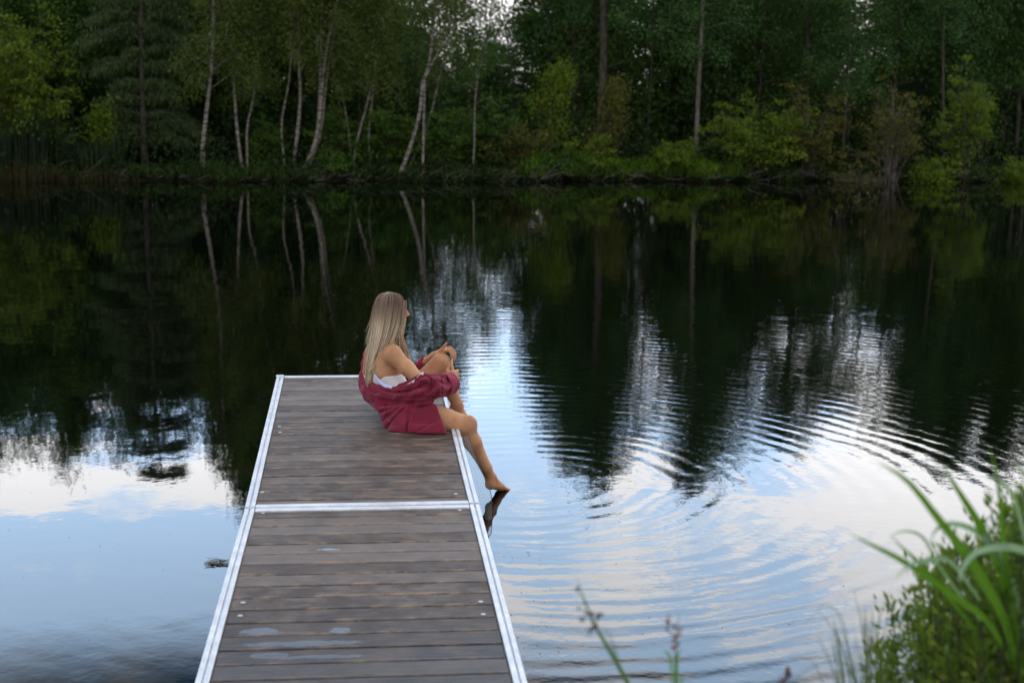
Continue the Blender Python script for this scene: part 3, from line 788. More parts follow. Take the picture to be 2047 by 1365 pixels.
for i in range(NL):
    for j in range(ring_n):
        a = 2*PI*j/ring_n; u = .5-.5*math.cos(a); u = .5+(u-.5)*.96
        u2 = min(.999, max(.001, u))
        s_ = math.sin(a); x = GLm[i]*(1-u2)+GRm[i]*u2
        Vh.append(at(x[0], x[1], Yc[i, 0]-Yc[i, 1]*s_*.93))
Fh = [[i*ring_n+j, i*ring_n+(j+1) % ring_n, (i+1)*ring_n+(j+1) % ring_n, (i+1)*ring_n+j] for i in range(NL-1) for j in range(ring_n)]
Vh.append(at(777, 583.5, 2.01)); Fh += [[len(Vh)-1, (j+1) % ring_n, j] for j in range(ring_n)]; Fh += [[(NL-1)*ring_n+j for j in range(ring_n)]]
rg = random.Random(5); hp_parts = [(np.array(Vh), Fh)]
def ribbon(P_, wdt, nrm):
    P_ = np.asarray(P_); T_ = np.gradient(P_, axis=0); s_ = np.cross(T_, nrm); s_ /= np.linalg.norm(s_, axis=1)[:, None]+1e-9
    nn_ = np.cross(s_, T_); nn_ /= np.linalg.norm(nn_, axis=1)[:, None]+1e-9
    wv = np.asarray(wdt)[:, None]; m_ = len(P_)
    Vv = np.concatenate([P_+s_*wv, P_+nn_*wv*.5, P_-s_*wv])
    Fv = [[k*m_+i, k*m_+i+1, (k+1)*m_+i+1, (k+1)*m_+i] for k in (0, 1) for i in range(m_-1)]
    return Vv, Fv
for s_i in range(620):
    u = rg.random(); lay = -1 if rg.random() < .72 else 1
    j0 = int(rg.uniform(0, 5)); j1 = int(rg.uniform(NL-13, NL-1)); off = rg.uniform(.95, 1.05)
    cl_ = round(u*13)/13; P_ = []
    du = (cl_-u)*rg.uniform(.3, 1.)+rg.uniform(-.05, .05); uu = u
    js = np.linspace(j0, j1, 16)
    wob_ = rg.uniform(0, 6.28)
    for q, j in enumerate(js):
        j = int(round(j)); s2 = q/15
        u3 = min(.985, max(.015, uu+du*s2+.012*math.sin(wob_+s2*5)))
        p = hair_pt(j, u3, lay*off)
        if s2 > .8: p = p+np.array([rg.uniform(-.003, .003), rg.uniform(-.004, .004), 0])
        P_.append(p)
    wd_ = rg.uniform(.0014, .0042)*np.array([1-.75*(q/15)**3 for q in range(16)])
    hp_parts.append(ribbon(P_, wd_, np.array([-.15, lay, .1])))
for s_i in range(160):
    a = rg.uniform(0, 2*PI); P_ = []
    for q in np.linspace(0.16, 1, 12):
        th = q*R(95); f_ = math.sin(th)
        P_.append(H+HF[0]*(math.cos(a)*f_*.107-.012)+HF[1]*(math.sin(a)*f_*.088)+TU*(math.cos(th)*.112-.002)+np.array([0, 0, rg.uniform(-.001, .001)]))
    if math.cos(a) > .55: continue
    hp_parts.append(ribbon(P_, np.full(12, rg.uniform(.002, .005)), np.array([.001, 0, 1.])+HF[0]*math.cos(a)+HF[1]*math.sin(a)))
# flyaways and the locks falling before the far shoulder and beside the face
for s_i in range(120):
    a = rg.random()
    if s_i < 55:
        pts = [(808+rg.uniform(-6, 4), 606+rg.uniform(-6, 8), 1.935), (808+rg.uniform(-5, 3), 640, 1.925), (802+rg.uniform(-5, 5), 668, 1.95), (806+rg.uniform(-4, 5), 688, 1.99), (811+rg.uniform(-5, 6), 703+rg.uniform(-3, 3), 2.02), (818+rg.uniform(-5, 5), 718+rg.uniform(-6, 8), 2.035)]
        if rg.random() < .25: pts = pts[:4]
    else:
        i0 = rg.randint(12, 30); x0_, y0_ = (GLm[i0] if rg.random() < .6 else GRm[i0]); sg = -1 if rg.random() < .6 else 1
        pts = [(x0_, y0_, 1.98), (x0_-3-rg.random()*3, y0_+28, 1.97), (x0_-6-rg.random()*5, y0_+62, 1.95), (x0_-6, y0_+95, 1.94)] if sg < 0 else [(x0_, y0_, 1.95), (x0_-5, y0_+25, 1.94), (x0_-14, y0_+50, 1.93)]
    P_ = spline([at(*q) for q in pts], 14)
    wd_ = (rg.uniform(.0018, .0045) if s_i < 55 else .0012)*np.array([1-.7*(q/13)**3 for q in range(14)])
    hp_parts.append(ribbon(P_, wd_, np.array([-.15, -1, .1])))
mesh_np('hair', *join(hp_parts), m_hair, wom, True)

# ------------------------------------------------------------------ vegetation tools
RN = np.random.default_rng(11)
def leaves(P, size, rng, asp=.55, hang=0., out=None):
    """one small folded-free quad per point; hang>0 turns the long axis downwards"""
    n = len(P); size = np.broadcast_to(size, (n,))*rng.uniform(.65, 1.3, n)
    u = rng.normal(size=(n, 3)); u[:, 2] -= hang*2.2; u /= np.linalg.norm(u, axis=1)[:, None]
    v = rng.normal(size=(n, 3)); v -= (v*u).sum(1)[:, None]*u; v /= np.linalg.norm(v, axis=1)[:, None]
    a = u*size[:, None]*.5; b_ = v*size[:, None]*.5*asp
    V = np.stack([P-a, P+b_-a*.1, P+a, P-b_-a*.1], 1).reshape(-1, 3)
    return V, np.arange(4*n).reshape(n, 4)
def sub(P0, n, r, rng, k):
    """k leaves round each of n points"""
    c = np.repeat(P0, k, 0); d = rng.normal(size=(len(c), 3)); return c+d*np.asarray(r)
def bend(p0, p1, rng, amp, n=6):
    t_ = np.linspace(0, 1, n)[:, None]; p0 = np.asarray(p0, float); p1 = np.asarray(p1, float)
    L = np.linalg.norm(p1-p0); off = rng.normal(size=3)*amp*L
    return p0+(p1-p0)*t_+off*np.sin(t_*PI)
M_bark = {}
def bark(name, c0, c1, sx=6., sz=2.):
    m_, t_, b_ = mat(name)
    o_ = t_.node('ShaderNodeTexCoord').outputs['Object']
    n_ = t_.noise(t_.V('MULTIPLY', o_, (sx, sx, sz)), 2., 5, .65)
    t_.put(b_.inputs['Base Color'], t_.mix(t_.mapr(n_, .38, .62), c0, c1)); b_.inputs['Roughness'].default_value = .9
    bn_ = t_.node('ShaderNodeBump'); bn_.inputs['Distance'].default_value = .02; t_.l.new(n_, bn_.inputs['Height']); t_.l.new(bn_.outputs[0], b_.inputs['Normal'])
    return m_
m_bdark = bark('dark_bark', (.028, .024, .020), (.075, .062, .052))
m_bgrey = bark('grey_bark', (.065, .056, .050), (.16, .14, .125))
m_birch = bark('birch_bark', (.05, .045, .04), (.30, .27, .24), 2., 11.)
m_twig = bark('dry_twigs', (.07, .060, .052), (.15, .13, .115))
L_dark = leafmat('dark_broad_leaves', (.022, .056, .011), (.075, .148, .028), .22)
L_dark2 = leafmat('blue_green_leaves', (.024, .060, .018), (.066, .142, .038), .22)
L_mid = leafmat('mid_green_leaves', (.034, .080, .012), (.085, .165, .024), .28)
L_bright = leafmat('yellow_green_leaves', (.060, .110, .012), (.160, .225, .024), .33)
L_birch = leafmat('birch_leaves', (.050, .085, .018), (.115, .155, .030), .33)
L_larch = leafmat('larch_needles', (.036, .072, .028), (.095, .140, .055), .2)
L_grass = leafmat('bank_grass', (.075, .16, .010), (.17, .30, .022), .3)
L_olive = leafmat('olive_leaves', (.070, .080, .020), (.130, .135, .030), .28, c2=(.25, .17, .03))
L_shade = leafmat('shade_toned_weeds', (.008, .018, .005), (.024, .048, .011), .15)  # near-black leaf green: the shade at the bank is put into the colour
L_reed = leafmat('reed_blades', (.030, .027, .013), (.062, .048, .020), .2)
L_reedg = leafmat('green_reed_blades', (.014, .028, .014), (.030, .048, .020), .2)

def broad_tree(H, spread, base, nb, k, size, rng, trunk_r=.10, lean=.0):
    """trunk, limbs and leaf points of a broadleaf tree standing at the origin"""
    trunk_r *= .72
    top = np.array([rng.normal()*lean*H, rng.normal()*lean*H, H*.95])
    tr = bend((0, 0, -.3), top, rng, .03, 12)
    wood = [tube(tr, np.linspace(trunk_r, .012, 12), 6)]
    tips = []
    for i in range(nb):
        f = base+(1-base)*((i+rng.random())/nb)
        j = f*11; p0 = tr[int(j)]*(1-j % 1)+tr[min(11, int(j)+1)]*(j % 1)
        a = i*2.4+rng.normal()*.5
        prof = math.sin(PI*min(1, .18+.86*(f-base)/(1-base)))**.7
        L = spread*prof*rng.uniform(.6, 1.15)
        up = rng.uniform(.05, .75)*L
        p1 = p0+np.array([math.cos(a)*L, math.sin(a)*L, up-.25*L*(f < .35)])
        br = bend(p0, p1, rng, .08, 7)
        wood.append(tube(br, np.linspace(trunk_r*.35*(1-f*.6), .006, 7), 4))
        for q in (.45, .65, .85, 1.):
            pc = br[0]+(br[-1]-br[0])*q+rng.normal(size=3)*.08
            tips.append(pc)
            for s_ in range(2):
                d = rng.normal(size=3)*np.array([.30, .30, .18])*(.6+.5*spread)*.8
                tips.append(pc+d)
    tips = np.array(tips); tips = np.vstack([tips, tr[-3:]])
    P = sub(tips, 0, (.21, .21, .13), rng, k)
    return joinq(wood), leaves(P, size, rng, .6, .25)
def link_mesh(name, me, parent, loc=(0, 0, 0), rot=0., sc=(1, 1, 1)):
    o_ = bpy.data.objects.new(name, me); C.objects.link(o_); o_.parent = parent; o_.location = loc; o_.rotation_euler = (0, 0, rot); o_.scale = sc
    return o_
def raw(name, vf, m_, smooth=False):
    V, F = vf; V = np.asarray(V, np.float32); me = bpy.data.meshes.new(name); k = F.shape[1]
    me.vertices.add(len(V)); me.vertices.foreach_set('co', V.ravel()); me.loops.add(F.size); me.loops.foreach_set('vertex_index', F.astype(np.int32).ravel())
    me.polygons.add(len(F)); me.polygons.foreach_set('loop_start', np.arange(0, F.size, k, dtype=np.int32)); me.update(calc_edges=True); me.materials.append(m_)
    if smooth: me.polygons.foreach_set('use_smooth', [True]*len(F))
    return me
def gz(x, y): return float(ground_z(x, y))

# height of the tree line: photograph row of its mirror image in the water -> real height at the tree's own distance
PROF = np.array([(-500, 860), (-100, 900), (0, 930), (60, 860), (120, 920), (180, 850), (250, 900), (330, 860), (380, 840), (440, 850), (468, 1040), (500, 1000), (560, 880), (620, 780),
    (680, 740), (740, 690), (780, 560), (850, 560), (900, 500), (960, 490), (1010, 540), (1050, 640), (1085, 860), (1140, 900), (1200, 930), (1250, 890), (1290, 650), (1335, 600),
    (1370, 830), (1430, 890), (1480, 850), (1530, 740), (1600, 700), (1650, 760), (1690, 500), (1725, 520), (1760, 760), (1820, 680), (1860, 880), (1940, 960), (2047, 970), (2200, 1000), (2700, 950)], float)
def top_z(px, Y):
    d = Y-CAM[1]; return (np.interp(px, PROF[:, 0], PROF[:, 1])-178)/FPX*d*1.0-(CAM[2]-WZ) + WZ
protos = []
rp = np.random.default_rng(3)
for i, (sp, base, nb, k, m_) in enumerate([(1.25, .10, 46, 26, L_dark), (1.0, .16, 44, 24, L_dark2), (1.35, .08, 44, 25, L_mid), (1.1, .28, 38, 24, L_dark), (.95, .12, 42, 24, L_dark2), (1.3, .2, 42, 24, L_dark), (1.15, .10, 40, 8, L_dark), (1.05, .25, 34, 7, L_dark2)]):
    wd, lf = broad_tree(8., sp, base, nb, k, .115, rp, .11, .01)
    protos.append((raw('trunk', wd, m_bdark), raw('crown', lf, m_)))
rp = random.Random(21)
LAB = ['tall dark green broadleaf tree in the wood across the pond', 'tall blue green broadleaf tree in the wood across the pond', 'mid green broadleaf tree standing in the dark wood across the pond']
def wood_tree(px, Y, zt, kind, wscale=None, grp='trees of the wood across the pond'):
    g = at(px, 178, Y); x = float(g[0]); z0 = gz(x, Y)
    s_ = max(.2, (zt-z0)/8.0)
    e = empty('broadleaf_tree', (x, Y, z0), LAB[2] if kind == 2 else ('thin crowned tree of the wood letting the sky through' if kind > 5 else LAB[1] if kind in (1, 4) else LAB[0]), 'tree', grp)
    ws = wscale or min(1.15, max(.55, s_**.6))*rp.uniform(.85, 1.15)
    a = rp.uniform(0, 6.28)
    for nm, me in zip(('trunk', 'crown'), protos[kind]): link_mesh(nm, me, e, (0, 0, 0), a, (ws, ws, s_))
    return e
# rows of trees, each as high as its mirror image says
for (Y0, step, off, jit) in ((37.2, 92, 0, .6), (40.5, 92, 45, .9), (45., 84, 20, 1.2), (51., 86, 60, 1.5)):
    px = -330+off
    while px < 2420:
        Y = Y0+.0045*(px-300)+rp.uniform(-jit, jit)
        ppx = px+rp.uniform(-22, 22)
        if 860 < ppx < 1050 and Y > 43: pass
        if Y0 > 44 and (1240 < ppx < 1350 or 1640 < ppx < 1770 or 1000 < ppx < 1090) or (Y0 > 40 and (1270 < ppx < 1340 or 1665 < ppx < 1745)): px += step; continue
        zt = top_z(ppx, Y)*rp.uniform(.80, .92)
        kind = rp.choice([0, 1, 3, 4, 5, 0, 1, 3, 2])
        wood_tree(ppx, Y, zt, kind)
        px += step
# tall slim tips that make the spires in the reflection
for (px, Y, yr, kd, ws) in ((469, 36.5, 1045, 1, .62), (1203, 37.6, 1045, 6, .8), (1172, 39., 1000, 7, .8), (1235, 39.4, 1000, 6, .8), (1190, 41., 1000, 7, .9), (1222, 43., 1010, 6, .9), (1150, 38.4, 970, 6, .7), (1385, 38., 990, 7, .75), (1428, 39., 1035, 6, .8), (1470, 38.4, 985, 7, .7), (1408, 41., 1000, 7, .9), (1445, 43., 990, 6, .9),
                          (1110, 39.5, 930, 7, .8), (120, 37.2, 930, 3, .8), (245, 37., 905, 4, .6), (1960, 38., 985, 1, .9), (2040, 38.5, 1000, 3, .9), (1890, 38.6, 930, 1, .8), (505, 37.3, 1000, 4, .7)):
    wood_tree(px, Y, (yr-178)/FPX*(Y-CAM[1])-(CAM[2]-WZ)+WZ, kd, ws)
px = -250
while px < 2350:
    Y = rp.uniform(37.6, 46.)
    if not 880 < px < 1060: wood_tree(px, Y, top_z(px, Y)*rp.uniform(.98, 1.10), rp.choice([6, 7]), rp.uniform(.65, .95))
    px += rp.uniform(30, 58)
# thin crowned trees: the sky shows through them
for (px, Y, yr, kd, ws) in ((722, 38.5, 800, 6, 1.), (765, 42., 860, 7, 1.), (800, 46., 700, 6, 1.), (842, 40., 820, 7, .9), (872, 44., 760, 6, 1.), (905, 48., 640, 7, .9), (925, 39., 700, 7, .8), (965, 43., 720, 6, .7), (790, 38., 640, 6, 1.), (860, 38., 600, 7, 1.), (945, 41., 610, 6, 1.), (1005, 39., 640, 7, .9), (1040, 43., 700, 6, .9), (760, 47., 700, 2, 1.), (820, 48., 560, 3, 1.), (985, 47., 545, 3, 1.),
                            (700, 48., 900, 6, 1.), (830, 50., 640, 7, 1.), (1295, 38., 930, 6, .75), (1330, 41., 900, 7, .75), (1510, 38.4, 930, 6, 1.), (1550, 40., 880, 7, 1.), (1590, 38., 900, 6, .9), (1635, 42., 960, 7, .8),
                            (1700, 38.3, 760, 7, .7), (1735, 41., 880, 6, .9), (1780, 38.5, 930, 6, 1.), (1825, 40., 900, 7, 1.), (1860, 43., 960, 6, 1.), (560, 38., 960, 6, .9), (600, 40., 900, 7, .9), (640, 38., 860, 6, .9),
                            (30, 38., 950, 7, .9), (95, 39., 985, 6, .8), (210, 38.5, 960, 7, .8), (290, 39., 940, 6, .8), (350, 38.2, 930, 7, .8), (405, 39., 950, 6, .7), (1260, 42., 1000, 7, .8), (1500, 42., 1000, 7, .7), (1140, 42., 985, 7, .8)):
    wood_tree(px, Y, (yr-178)/FPX*(Y-CAM[1])-(CAM[2]-WZ)+WZ, kd, ws)
# the distant wood that closes the view low between the trunks
n = 60000; fx = RN.uniform(-45, 65, n); fy = RN.uniform(58, 66, n)
fz = RN.uniform(0, 1, n)**.8*(2.9+1.2*np.sin(fx*.7)+.8*np.sin(fx*1.9+1)+.6*np.sin(fx*4.3)); 
o = mesh_np('distant_wood', *leaves(np.stack([fx, fy, fz-.2], -1), .30, RN, .7), L_dark2)
tag(o, 'low far wood seen as one dark mass between the trunks', 'wood', None, 'stuff')
# dark undergrowth inside the wood
n = 52000; fx = RN.uniform(-20, 36, n); sh_ = shore(fx); fy = sh_+RN.uniform(0, 1, n)**1.5*11.7+.3
hh = (.25+np.minimum(1, (fy-sh_)*.45)*.8+.45*np.sin(fx*1.3+fy)+.4*np.sin(fx*3.1)+.25*(fy-sh_))*RN.uniform(0, 1, n)**1.2
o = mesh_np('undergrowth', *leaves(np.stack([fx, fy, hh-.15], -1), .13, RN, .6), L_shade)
tag(o, 'dark leafy undergrowth on the floor of the wood across the pond', 'undergrowth', None, 'stuff')

# ---- trees one can single out along the water's edge
def poly_trunk(pts, Y, w0, w1, ext=None, rng=RN):
    P = [at(x, y, Y) for x, y in pts]
    if ext:                                                     # go on upwards beyond the frame to the real tree top
        d = P[-1]-P[-3 if len(P) > 2 else -2]; d /= np.linalg.norm(d); d[1] = rng.normal()*.05
        while P[-1][2] < ext: P.append(P[-1]+d*1.1+rng.normal(size=3)*.05)
    n_ = max(10, len(P)*5); S = spline(P, n_)
    g = S[0].copy(); S[0][2] = gz(g[0], g[1])-.15
    rad = w0+(w1-w0)*np.linspace(0, 1, n_)**.9
    return S, rad
def twigs_leaves(S, f0, nb, Lr, k, size, rng, droop=.4, rr_=.13, hang=.5, up=(.1, .7)):
    wood, tips = [], []
    for i in range(nb):
        f = f0+(1-f0)*(i+rng.random())/nb; j = f*(len(S)-1); p0 = S[int(j)]
        a = i*2.4+rng.normal()*.6; L = rng.uniform(*Lr)*(1.15-.6*(f-f0)/(1-f0+1e-6))
        u_ = rng.uniform(*up)
        pm_ = p0+np.array([math.cos(a)*L*.6, math.sin(a)*L*.6, L*u_]); p1 = p0+np.array([math.cos(a)*L, math.sin(a)*L, L*(u_-droop)])
        br = spline([p0, pm_, p1], 7); wood.append(tube(br, np.linspace(.014, .004, 7), 4))
        for q in (2, 3, 4, 5, 6):
            tips.append(br[q]+rng.normal(size=3)*.06)
            tips.append(br[q]+rng.normal(size=3)*np.array([.16, .16, .14]))
    P = sub(np.array(tips), 0, (rr_, rr_, rr_*1.1), rng, k)
    return wood, leaves(P, size, rng, .62, hang)
def shore_tree(name, label, cat, stems, Y, bm, lm_, w, ext, f0, nb, Lr, k, size, group=None, **kw):
    rng = np.random.default_rng(abs(hash(label)) % 1000 if False else int(stems[0][0][0]*7+Y*3) % 9973)
    woods, lfs, S0 = [], [], None
    for st, ww in zip(stems, w):
        S, rad = poly_trunk(st, Y+rng.uniform(-.15, .15), ww*(.82 if bm is m_birch else 1), .016, ext, rng)
        if S0 is None: S0 = S[0].copy()
        woods.append(tube(S, rad, 8))
        wd, lf = twigs_leaves(S, f0, nb, Lr, k, size, rng, **kw); lfs.append(lf)
        woods += wd
    e = empty(name, (float(S0[0]), float(S0[1]), gz(S0[0], S0[1])), label, cat, group)
    mesh_np('trunk', *joinq(woods), bm, e, True)
    mesh_np('crown', *joinq(lfs), lm_, e)
    return e
YB = 33.6
G_ = 'birches leaning over the far bank'
shore_tree('birch_tree', 'tallest straight white birch trunk left of the pair of thin birches', 'birch', [[(407, 356), (405, 300), (411, 240), (420, 160), (425, 100), (427, 20), (424, -60)]], 32.9, m_birch, L_birch, [.085], 7.0, .34, 46, (.5, 1.2), 22, .075, G_)
shore_tree('birch_tree', 'thin white birch bending left, second from the left', 'birch', [[(485, 345), (474, 260), (467, 160), (459, 60), (455, -20)]], 33.3, m_birch, L_birch, [.055], 7.6, .30, 44, (.5, 1.2), 22, .075, G_)
shore_tree('birch_tree', 'short thin birch with forked stem beside the second birch', 'birch', [[(495, 345), (494, 260), (505, 200), (512, 130), (515, 60)]], 33.5, m_birch, L_birch, [.04], 5.2, .35, 30, (.4, .8), 20, .075, G_)
shore_tree('birch_tree', 'pale birch with slightly wavy trunk in the middle of the birch group', 'birch', [[(584, 350), (592, 290), (600, 200), (598, 130), (597, 0)], [(570, 345), (563, 250), (578, 160), (583, 80)]], 33.4, m_birch, L_birch, [.07, .035], 6.8, .42, 36, (.5, 1.1), 20, .075, G_)
shore_tree('birch_tree', 'multi stemmed birch leaning right from one foot', 'birch', [[(600, 352), (625, 300), (638, 240), (645, 160), (655, 90), (675, 0)], [(612, 350), (640, 265), (650, 180), (665, 80), (688, -10)], [(606, 352), (632, 270), (640, 150), (641, 40)]], 33.1, m_birch, L_birch, [.075, .05, .04], 6.6, .45, 28, (.5, 1.1), 18, .075, G_)
shore_tree('birch_tree', 'slender grey stemmed birch forking low to the right of the birch group', 'birch', [[(707, 350), (712, 290), (738, 190), (755, 90), (760, 0)], [(705, 350), (700, 290), (690, 220)]], 33.5, m_birch, L_birch, [.04, .025], 5.6, .4, 30, (.5, 1.0), 20, .075, G_)
shore_tree('birch_tree', 'straight slender birch with brown stem right of the forked one', 'birch', [[(741, 348), (737, 270), (745, 180), (747, 60), (748, -30)]], 33.8, m_birch, L_birch, [.045], 5.4, .42, 32, (.5, 1.0), 20, .075, G_)
shore_tree('birch_tree', 'white birch leaning strongly to the right over the gap in the trees', 'birch', [[(797, 355), (818, 300), (838, 230), (845, 165), (857, 130), (868, 50), (875, -20)], [(845, 165), (868, 120), (882, 90), (892, 30), (897, -20)]], 33.0, m_birch, L_birch, [.075, .04], 4.9, .62, 22, (.4, .9), 14, .07, G_)
shore_tree('birch_tree', 'faint thin leaning birch just behind the strongly leaning one', 'birch', [[(812, 350), (850, 262), (866, 210), (884, 130), (905, 30)]], 34.2, m_birch, L_birch, [.05], 4.6, .5, 20, (.4, .8), 12, .07, G_)
shore_tree('birch_tree', 'very thin pale sapling stem in front of the sky gap', 'birch', [[(945, 352), (948, 290), (950, 200), (960, 130), (975, 80)]], 33.3, m_birch, L_mid, [.035], 3.7, .4, 16, (.3, .7), 14, .07, G_)
# pines / larches with bare lower trunks
for (lab, st, Y, w_, ext, f0, bm) in (
    ('thick dark pine trunk behind the bright bank grass', [(1203, 318), (1202, 220), (1206, 120), (1205, 0)], 35.6, .15, 8.6, .38, m_bdark),
    ('straight lone grey conifer trunk right of the grassy bank', [(1391, 322), (1396, 180), (1401, 90), (1405, 0)], 34.6, .070, 8.4, .26, m_bgrey),
    ('thin grey conifer trunk standing behind the large shrub', [(1681, 335), (1690, 230), (1695, 130), (1700, 0)], 35.2, .058, 6.2, .30, m_bdark),
    ('thin dark conifer trunk left of the tallest yellow green shrub', [(1886, 325), (1885, 150), (1886, 0)], 35.6, .048, 7.8, .28, m_bdark),
    ('slim dark conifer trunk rising from the large shrub', [(1612, 320), (1616, 160), (1612, 0)], 36.0, .045, 7.2, .28, m_bdark)):
    shore_tree('conifer_tree', lab, 'conifer', [st], Y, bm, L_dark2, [w_], ext, f0, 48, (.7, 1.5), 26, .085, 'conifers behind the far bank', droop=.15, rr_=.15, hang=.0, up=(-.1, .15))
shore_tree('sapling', 'yellowish sapling with sparse leaves in front of the dark pine trunk', 'sapling', [[(1196, 322), (1212, 270), (1222, 215), (1226, 165)]], 34.9, m_bdark, L_olive, [.02], None, .15, 18, (.3, .6), 12, .085)
shore_tree('sapling', 'small sapling with bright sprays at the left of the dark pine', 'sapling', [[(1085, 330), (1098, 250), (1110, 175), (1120, 150)]], 34.5, m_bdark, L_bright, [.025], None, .2, 22, (.35, .75), 13, .085)
shore_tree('sapling', 'bright leafed sapling under the drooping conifer', 'sapling', [[(196, 340), (200, 280), (203, 225)]], 33.4, m_bdark, L_bright, [.02], None, .5, 9, (.15, .35), 20, .09)

# drooping conifer on the left
rng = np.random.default_rng(77)
S, rad = poly_trunk([(291, 352), (288, 290), (285, 180), (282, 60), (281, -40)], 34.2, .12, .02, 7.8, rng)
woods = [tube(S, rad, 8)]; LP = []
for (y, l, r_) in ((38, 110, 120), (82, 150, 140), (108, 30, 130), (140, 120, 100), (172, 60, 80), (205, 95, 90), (238, 110, 130), (262, 90, 150), (282, 60, 110), (-10, 100, 110), (-60, 90, 100), (-110, 90, 90), (-170, 80, 80), (-230, 70, 60), (-290, 45, 45), (60, 60, 60), (10, 70, 80)):
    for sgn, ll in ((-1, l), (1, r_)):
        for dep in (-.5, -.15, .25, .7):
            L = ll/70.*rng.uniform(.75, 1.08)*(1-.25*abs(dep)); p0 = at(284, y-6, 34.2)
            tipp = p0+np.array([sgn*L*math.cos(dep), -L*math.sin(dep)*1.1*(1 if dep < .3 else -1), -.10*L+rng.normal()*.06])
            br = spline([p0, p0*.5+tipp*.5+np.array([0, 0, .16*L]), tipp], 10); woods.append(tube(br, np.linspace(.03, .006, 10), 4))
            c = br[2:]; c = np.repeat(c, 46, 0)+rng.normal(size=(46*8, 3))*np.array([.13, .16, .03])
            c[:, 2] -= np.abs(rng.normal(size=len(c)))*.13
            LP.append(c)
LP = np.concatenate(LP)
e = empty('drooping_conifer', (float(S[0][0]), float(S[0][1]), gz(S[0][0], S[0][1])), 'drooping conifer with layered hanging branches at the left of the birches', 'conifer')
mesh_np('trunk', *joinq(woods), m_bdark, e, True); mesh_np('crown', *leaves(LP, .16, rng, .14, 1.1), L_larch, e)

# shrubs: several stems from one foot
def shrub(name, label, px, Y, H, Wd, nst, k, size, lm_, rng, bm=m_bdark, group=None, rr_=.12, bare=.15, clump=None, fan=1.0, cat='shrub'):
    g = at(px, 178, Y); x0 = float(g[0]); z0 = gz(x0, Y)
    woods, tips = [], []
    for i in range(nst):
        a = rng.uniform(0, 2*PI); r_ = math.sqrt(rng.random())*Wd*fan; h = H*rng.uniform(.35, 1.08)*(1-.35*(r_/Wd)**2)
        p0 = np.array([x0+rng.normal()*.12, Y+rng.normal()*.12, z0-.1]); p1 = np.array([x0+math.cos(a)*r_, Y+math.sin(a)*r_*.8, z0+h])
        br = spline([p0, p0*.45+p1*.55+np.array([-math.cos(a)*r_*.15, -math.sin(a)*r_*.15, h*.08]), p1], 9); woods.append(tube(br, np.linspace(.022, .005, 9), 4))
        for q in range(3+i % 2, 9, 2):
            if q/8 < bare: continue
            for s_ in range(2):
                tp = br[q]+rng.normal(size=3)*np.array([.22, .22, .15])*(1 if s_ else .5); tips.append(tp)
                if s_: woods.append(tube(np.stack([br[q-1], (br[q-1]+tp)/2+rng.normal(size=3)*.02, tp]), [.006, .005, .003], 3))
    tips = np.array(tips); cr = np.repeat(rng.uniform(.45, 1.25, len(tips)), int(k*1.7))[:, None]
    P = np.repeat(tips, int(k*1.7), 0)+rng.normal(size=(len(tips)*int(k*1.7), 3))*np.array([rr_, rr_, rr_*.55])*cr
    P = P[P[:, 2] > z0+.02]
    e_ = empty(name, (x0, Y, z0), label, cat, group)
    mesh_np('stems', *joinq(woods), bm, e_); mesh_np('leaves', *leaves(P, size, rng, .6, .1), lm_, e_)
    return e_
r7 = np.random.default_rng(7)
shrub('maple_tree', 'bright yellow green maple at the left edge of the picture', 30, 33.2, 4.5, 1.75, 52, 26, .10, L_bright, r7, rr_=.14, bare=.2, cat='tree')
shrub('leafy_shrub', 'wide yellow green willow shrub on the bank right of the lone trunk', 1515, 33.9, 2.2, 1.75, 42, 22, .085, L_bright, r7)
shrub('leafy_shrub', 'tall olive green shrub joined to the wide willow shrub', 1625, 34.2, 2.7, 1.15, 26, 20, .08, L_olive, r7)
shrub('leafy_shrub', 'tallest yellow green shrub near the right edge', 1935, 33.9, 3.6, .95, 26, 18, .085, L_bright, r7, bare=.3)
shrub('dry_shrub', 'half bare grey shrub with thin crossing twigs', 1790, 33.9, 2.9, 1.1, 40, 10, .075, L_olive, r7, bm=m_twig, bare=.4)
shrub('leafy_shrub', 'low bright shrub at the foot of the tallest yellow green shrub', 1865, 33.6, .75, .7, 18, 22, .08, L_bright, r7)
shrub('leafy_shrub', 'low bright shrub at the right edge of the bank', 2050, 33.8, .8, .7, 18, 20, .08, L_bright, r7)
shrub('leafy_shrub', 'rounded pale green shrub left of the lone grey trunk', 1352, 33.7, .85, .55, 16, 20, .08, L_bright, r7)
shrub('leafy_shrub', 'low upright shrub with fresh leaves in front of the thick pine', 1190, 33.8, 1.0, .45, 14, 22, .085, L_bright, r7)
shrub('leafy_shrub', 'low wide fresh green shrub left of the thick pine', 1120, 33.6, .75, .75, 16, 22, .08, L_mid, r7)
shrub('leafy_shrub', 'mid green bushy shrub under the leaning birch', 885, 33.9, 2.1, 1.0, 24, 22, .085, L_mid, r7)
shrub('leafy_shrub', 'mid green shrub in the shade of the sky gap', 1000, 34.3, 2.0, 1.1, 24, 22, .085, L_mid, r7)
shrub('leafy_shrub', 'dark green shrub between the forked birches and the leaning birch', 770, 34.0, 1.9, .95, 22, 22, .085, L_mid, r7)
shrub('leafy_shrub', 'green shrub filling the space right of the multi stemmed birch', 690, 33.9, 2.0, .85, 20, 22, .085, L_mid, r7)
shrub('leafy_shrub', 'olive shrub with bright tips left of the low wide shrub', 1040, 33.6, 1.5, .7, 16, 16, .085, L_olive, r7)
shrub('dry_shrub', 'tangle of grey twigs lying low at the water edge', 1720, 33.5, .75, .9, 26, 4, .07, L_olive, r7, bm=m_twig, bare=.3)
shrub('leafy_shrub', 'small dark shrub between the thin birches', 530, 34.0, 1.5, .7, 14, 20, .085, L_mid, r7)
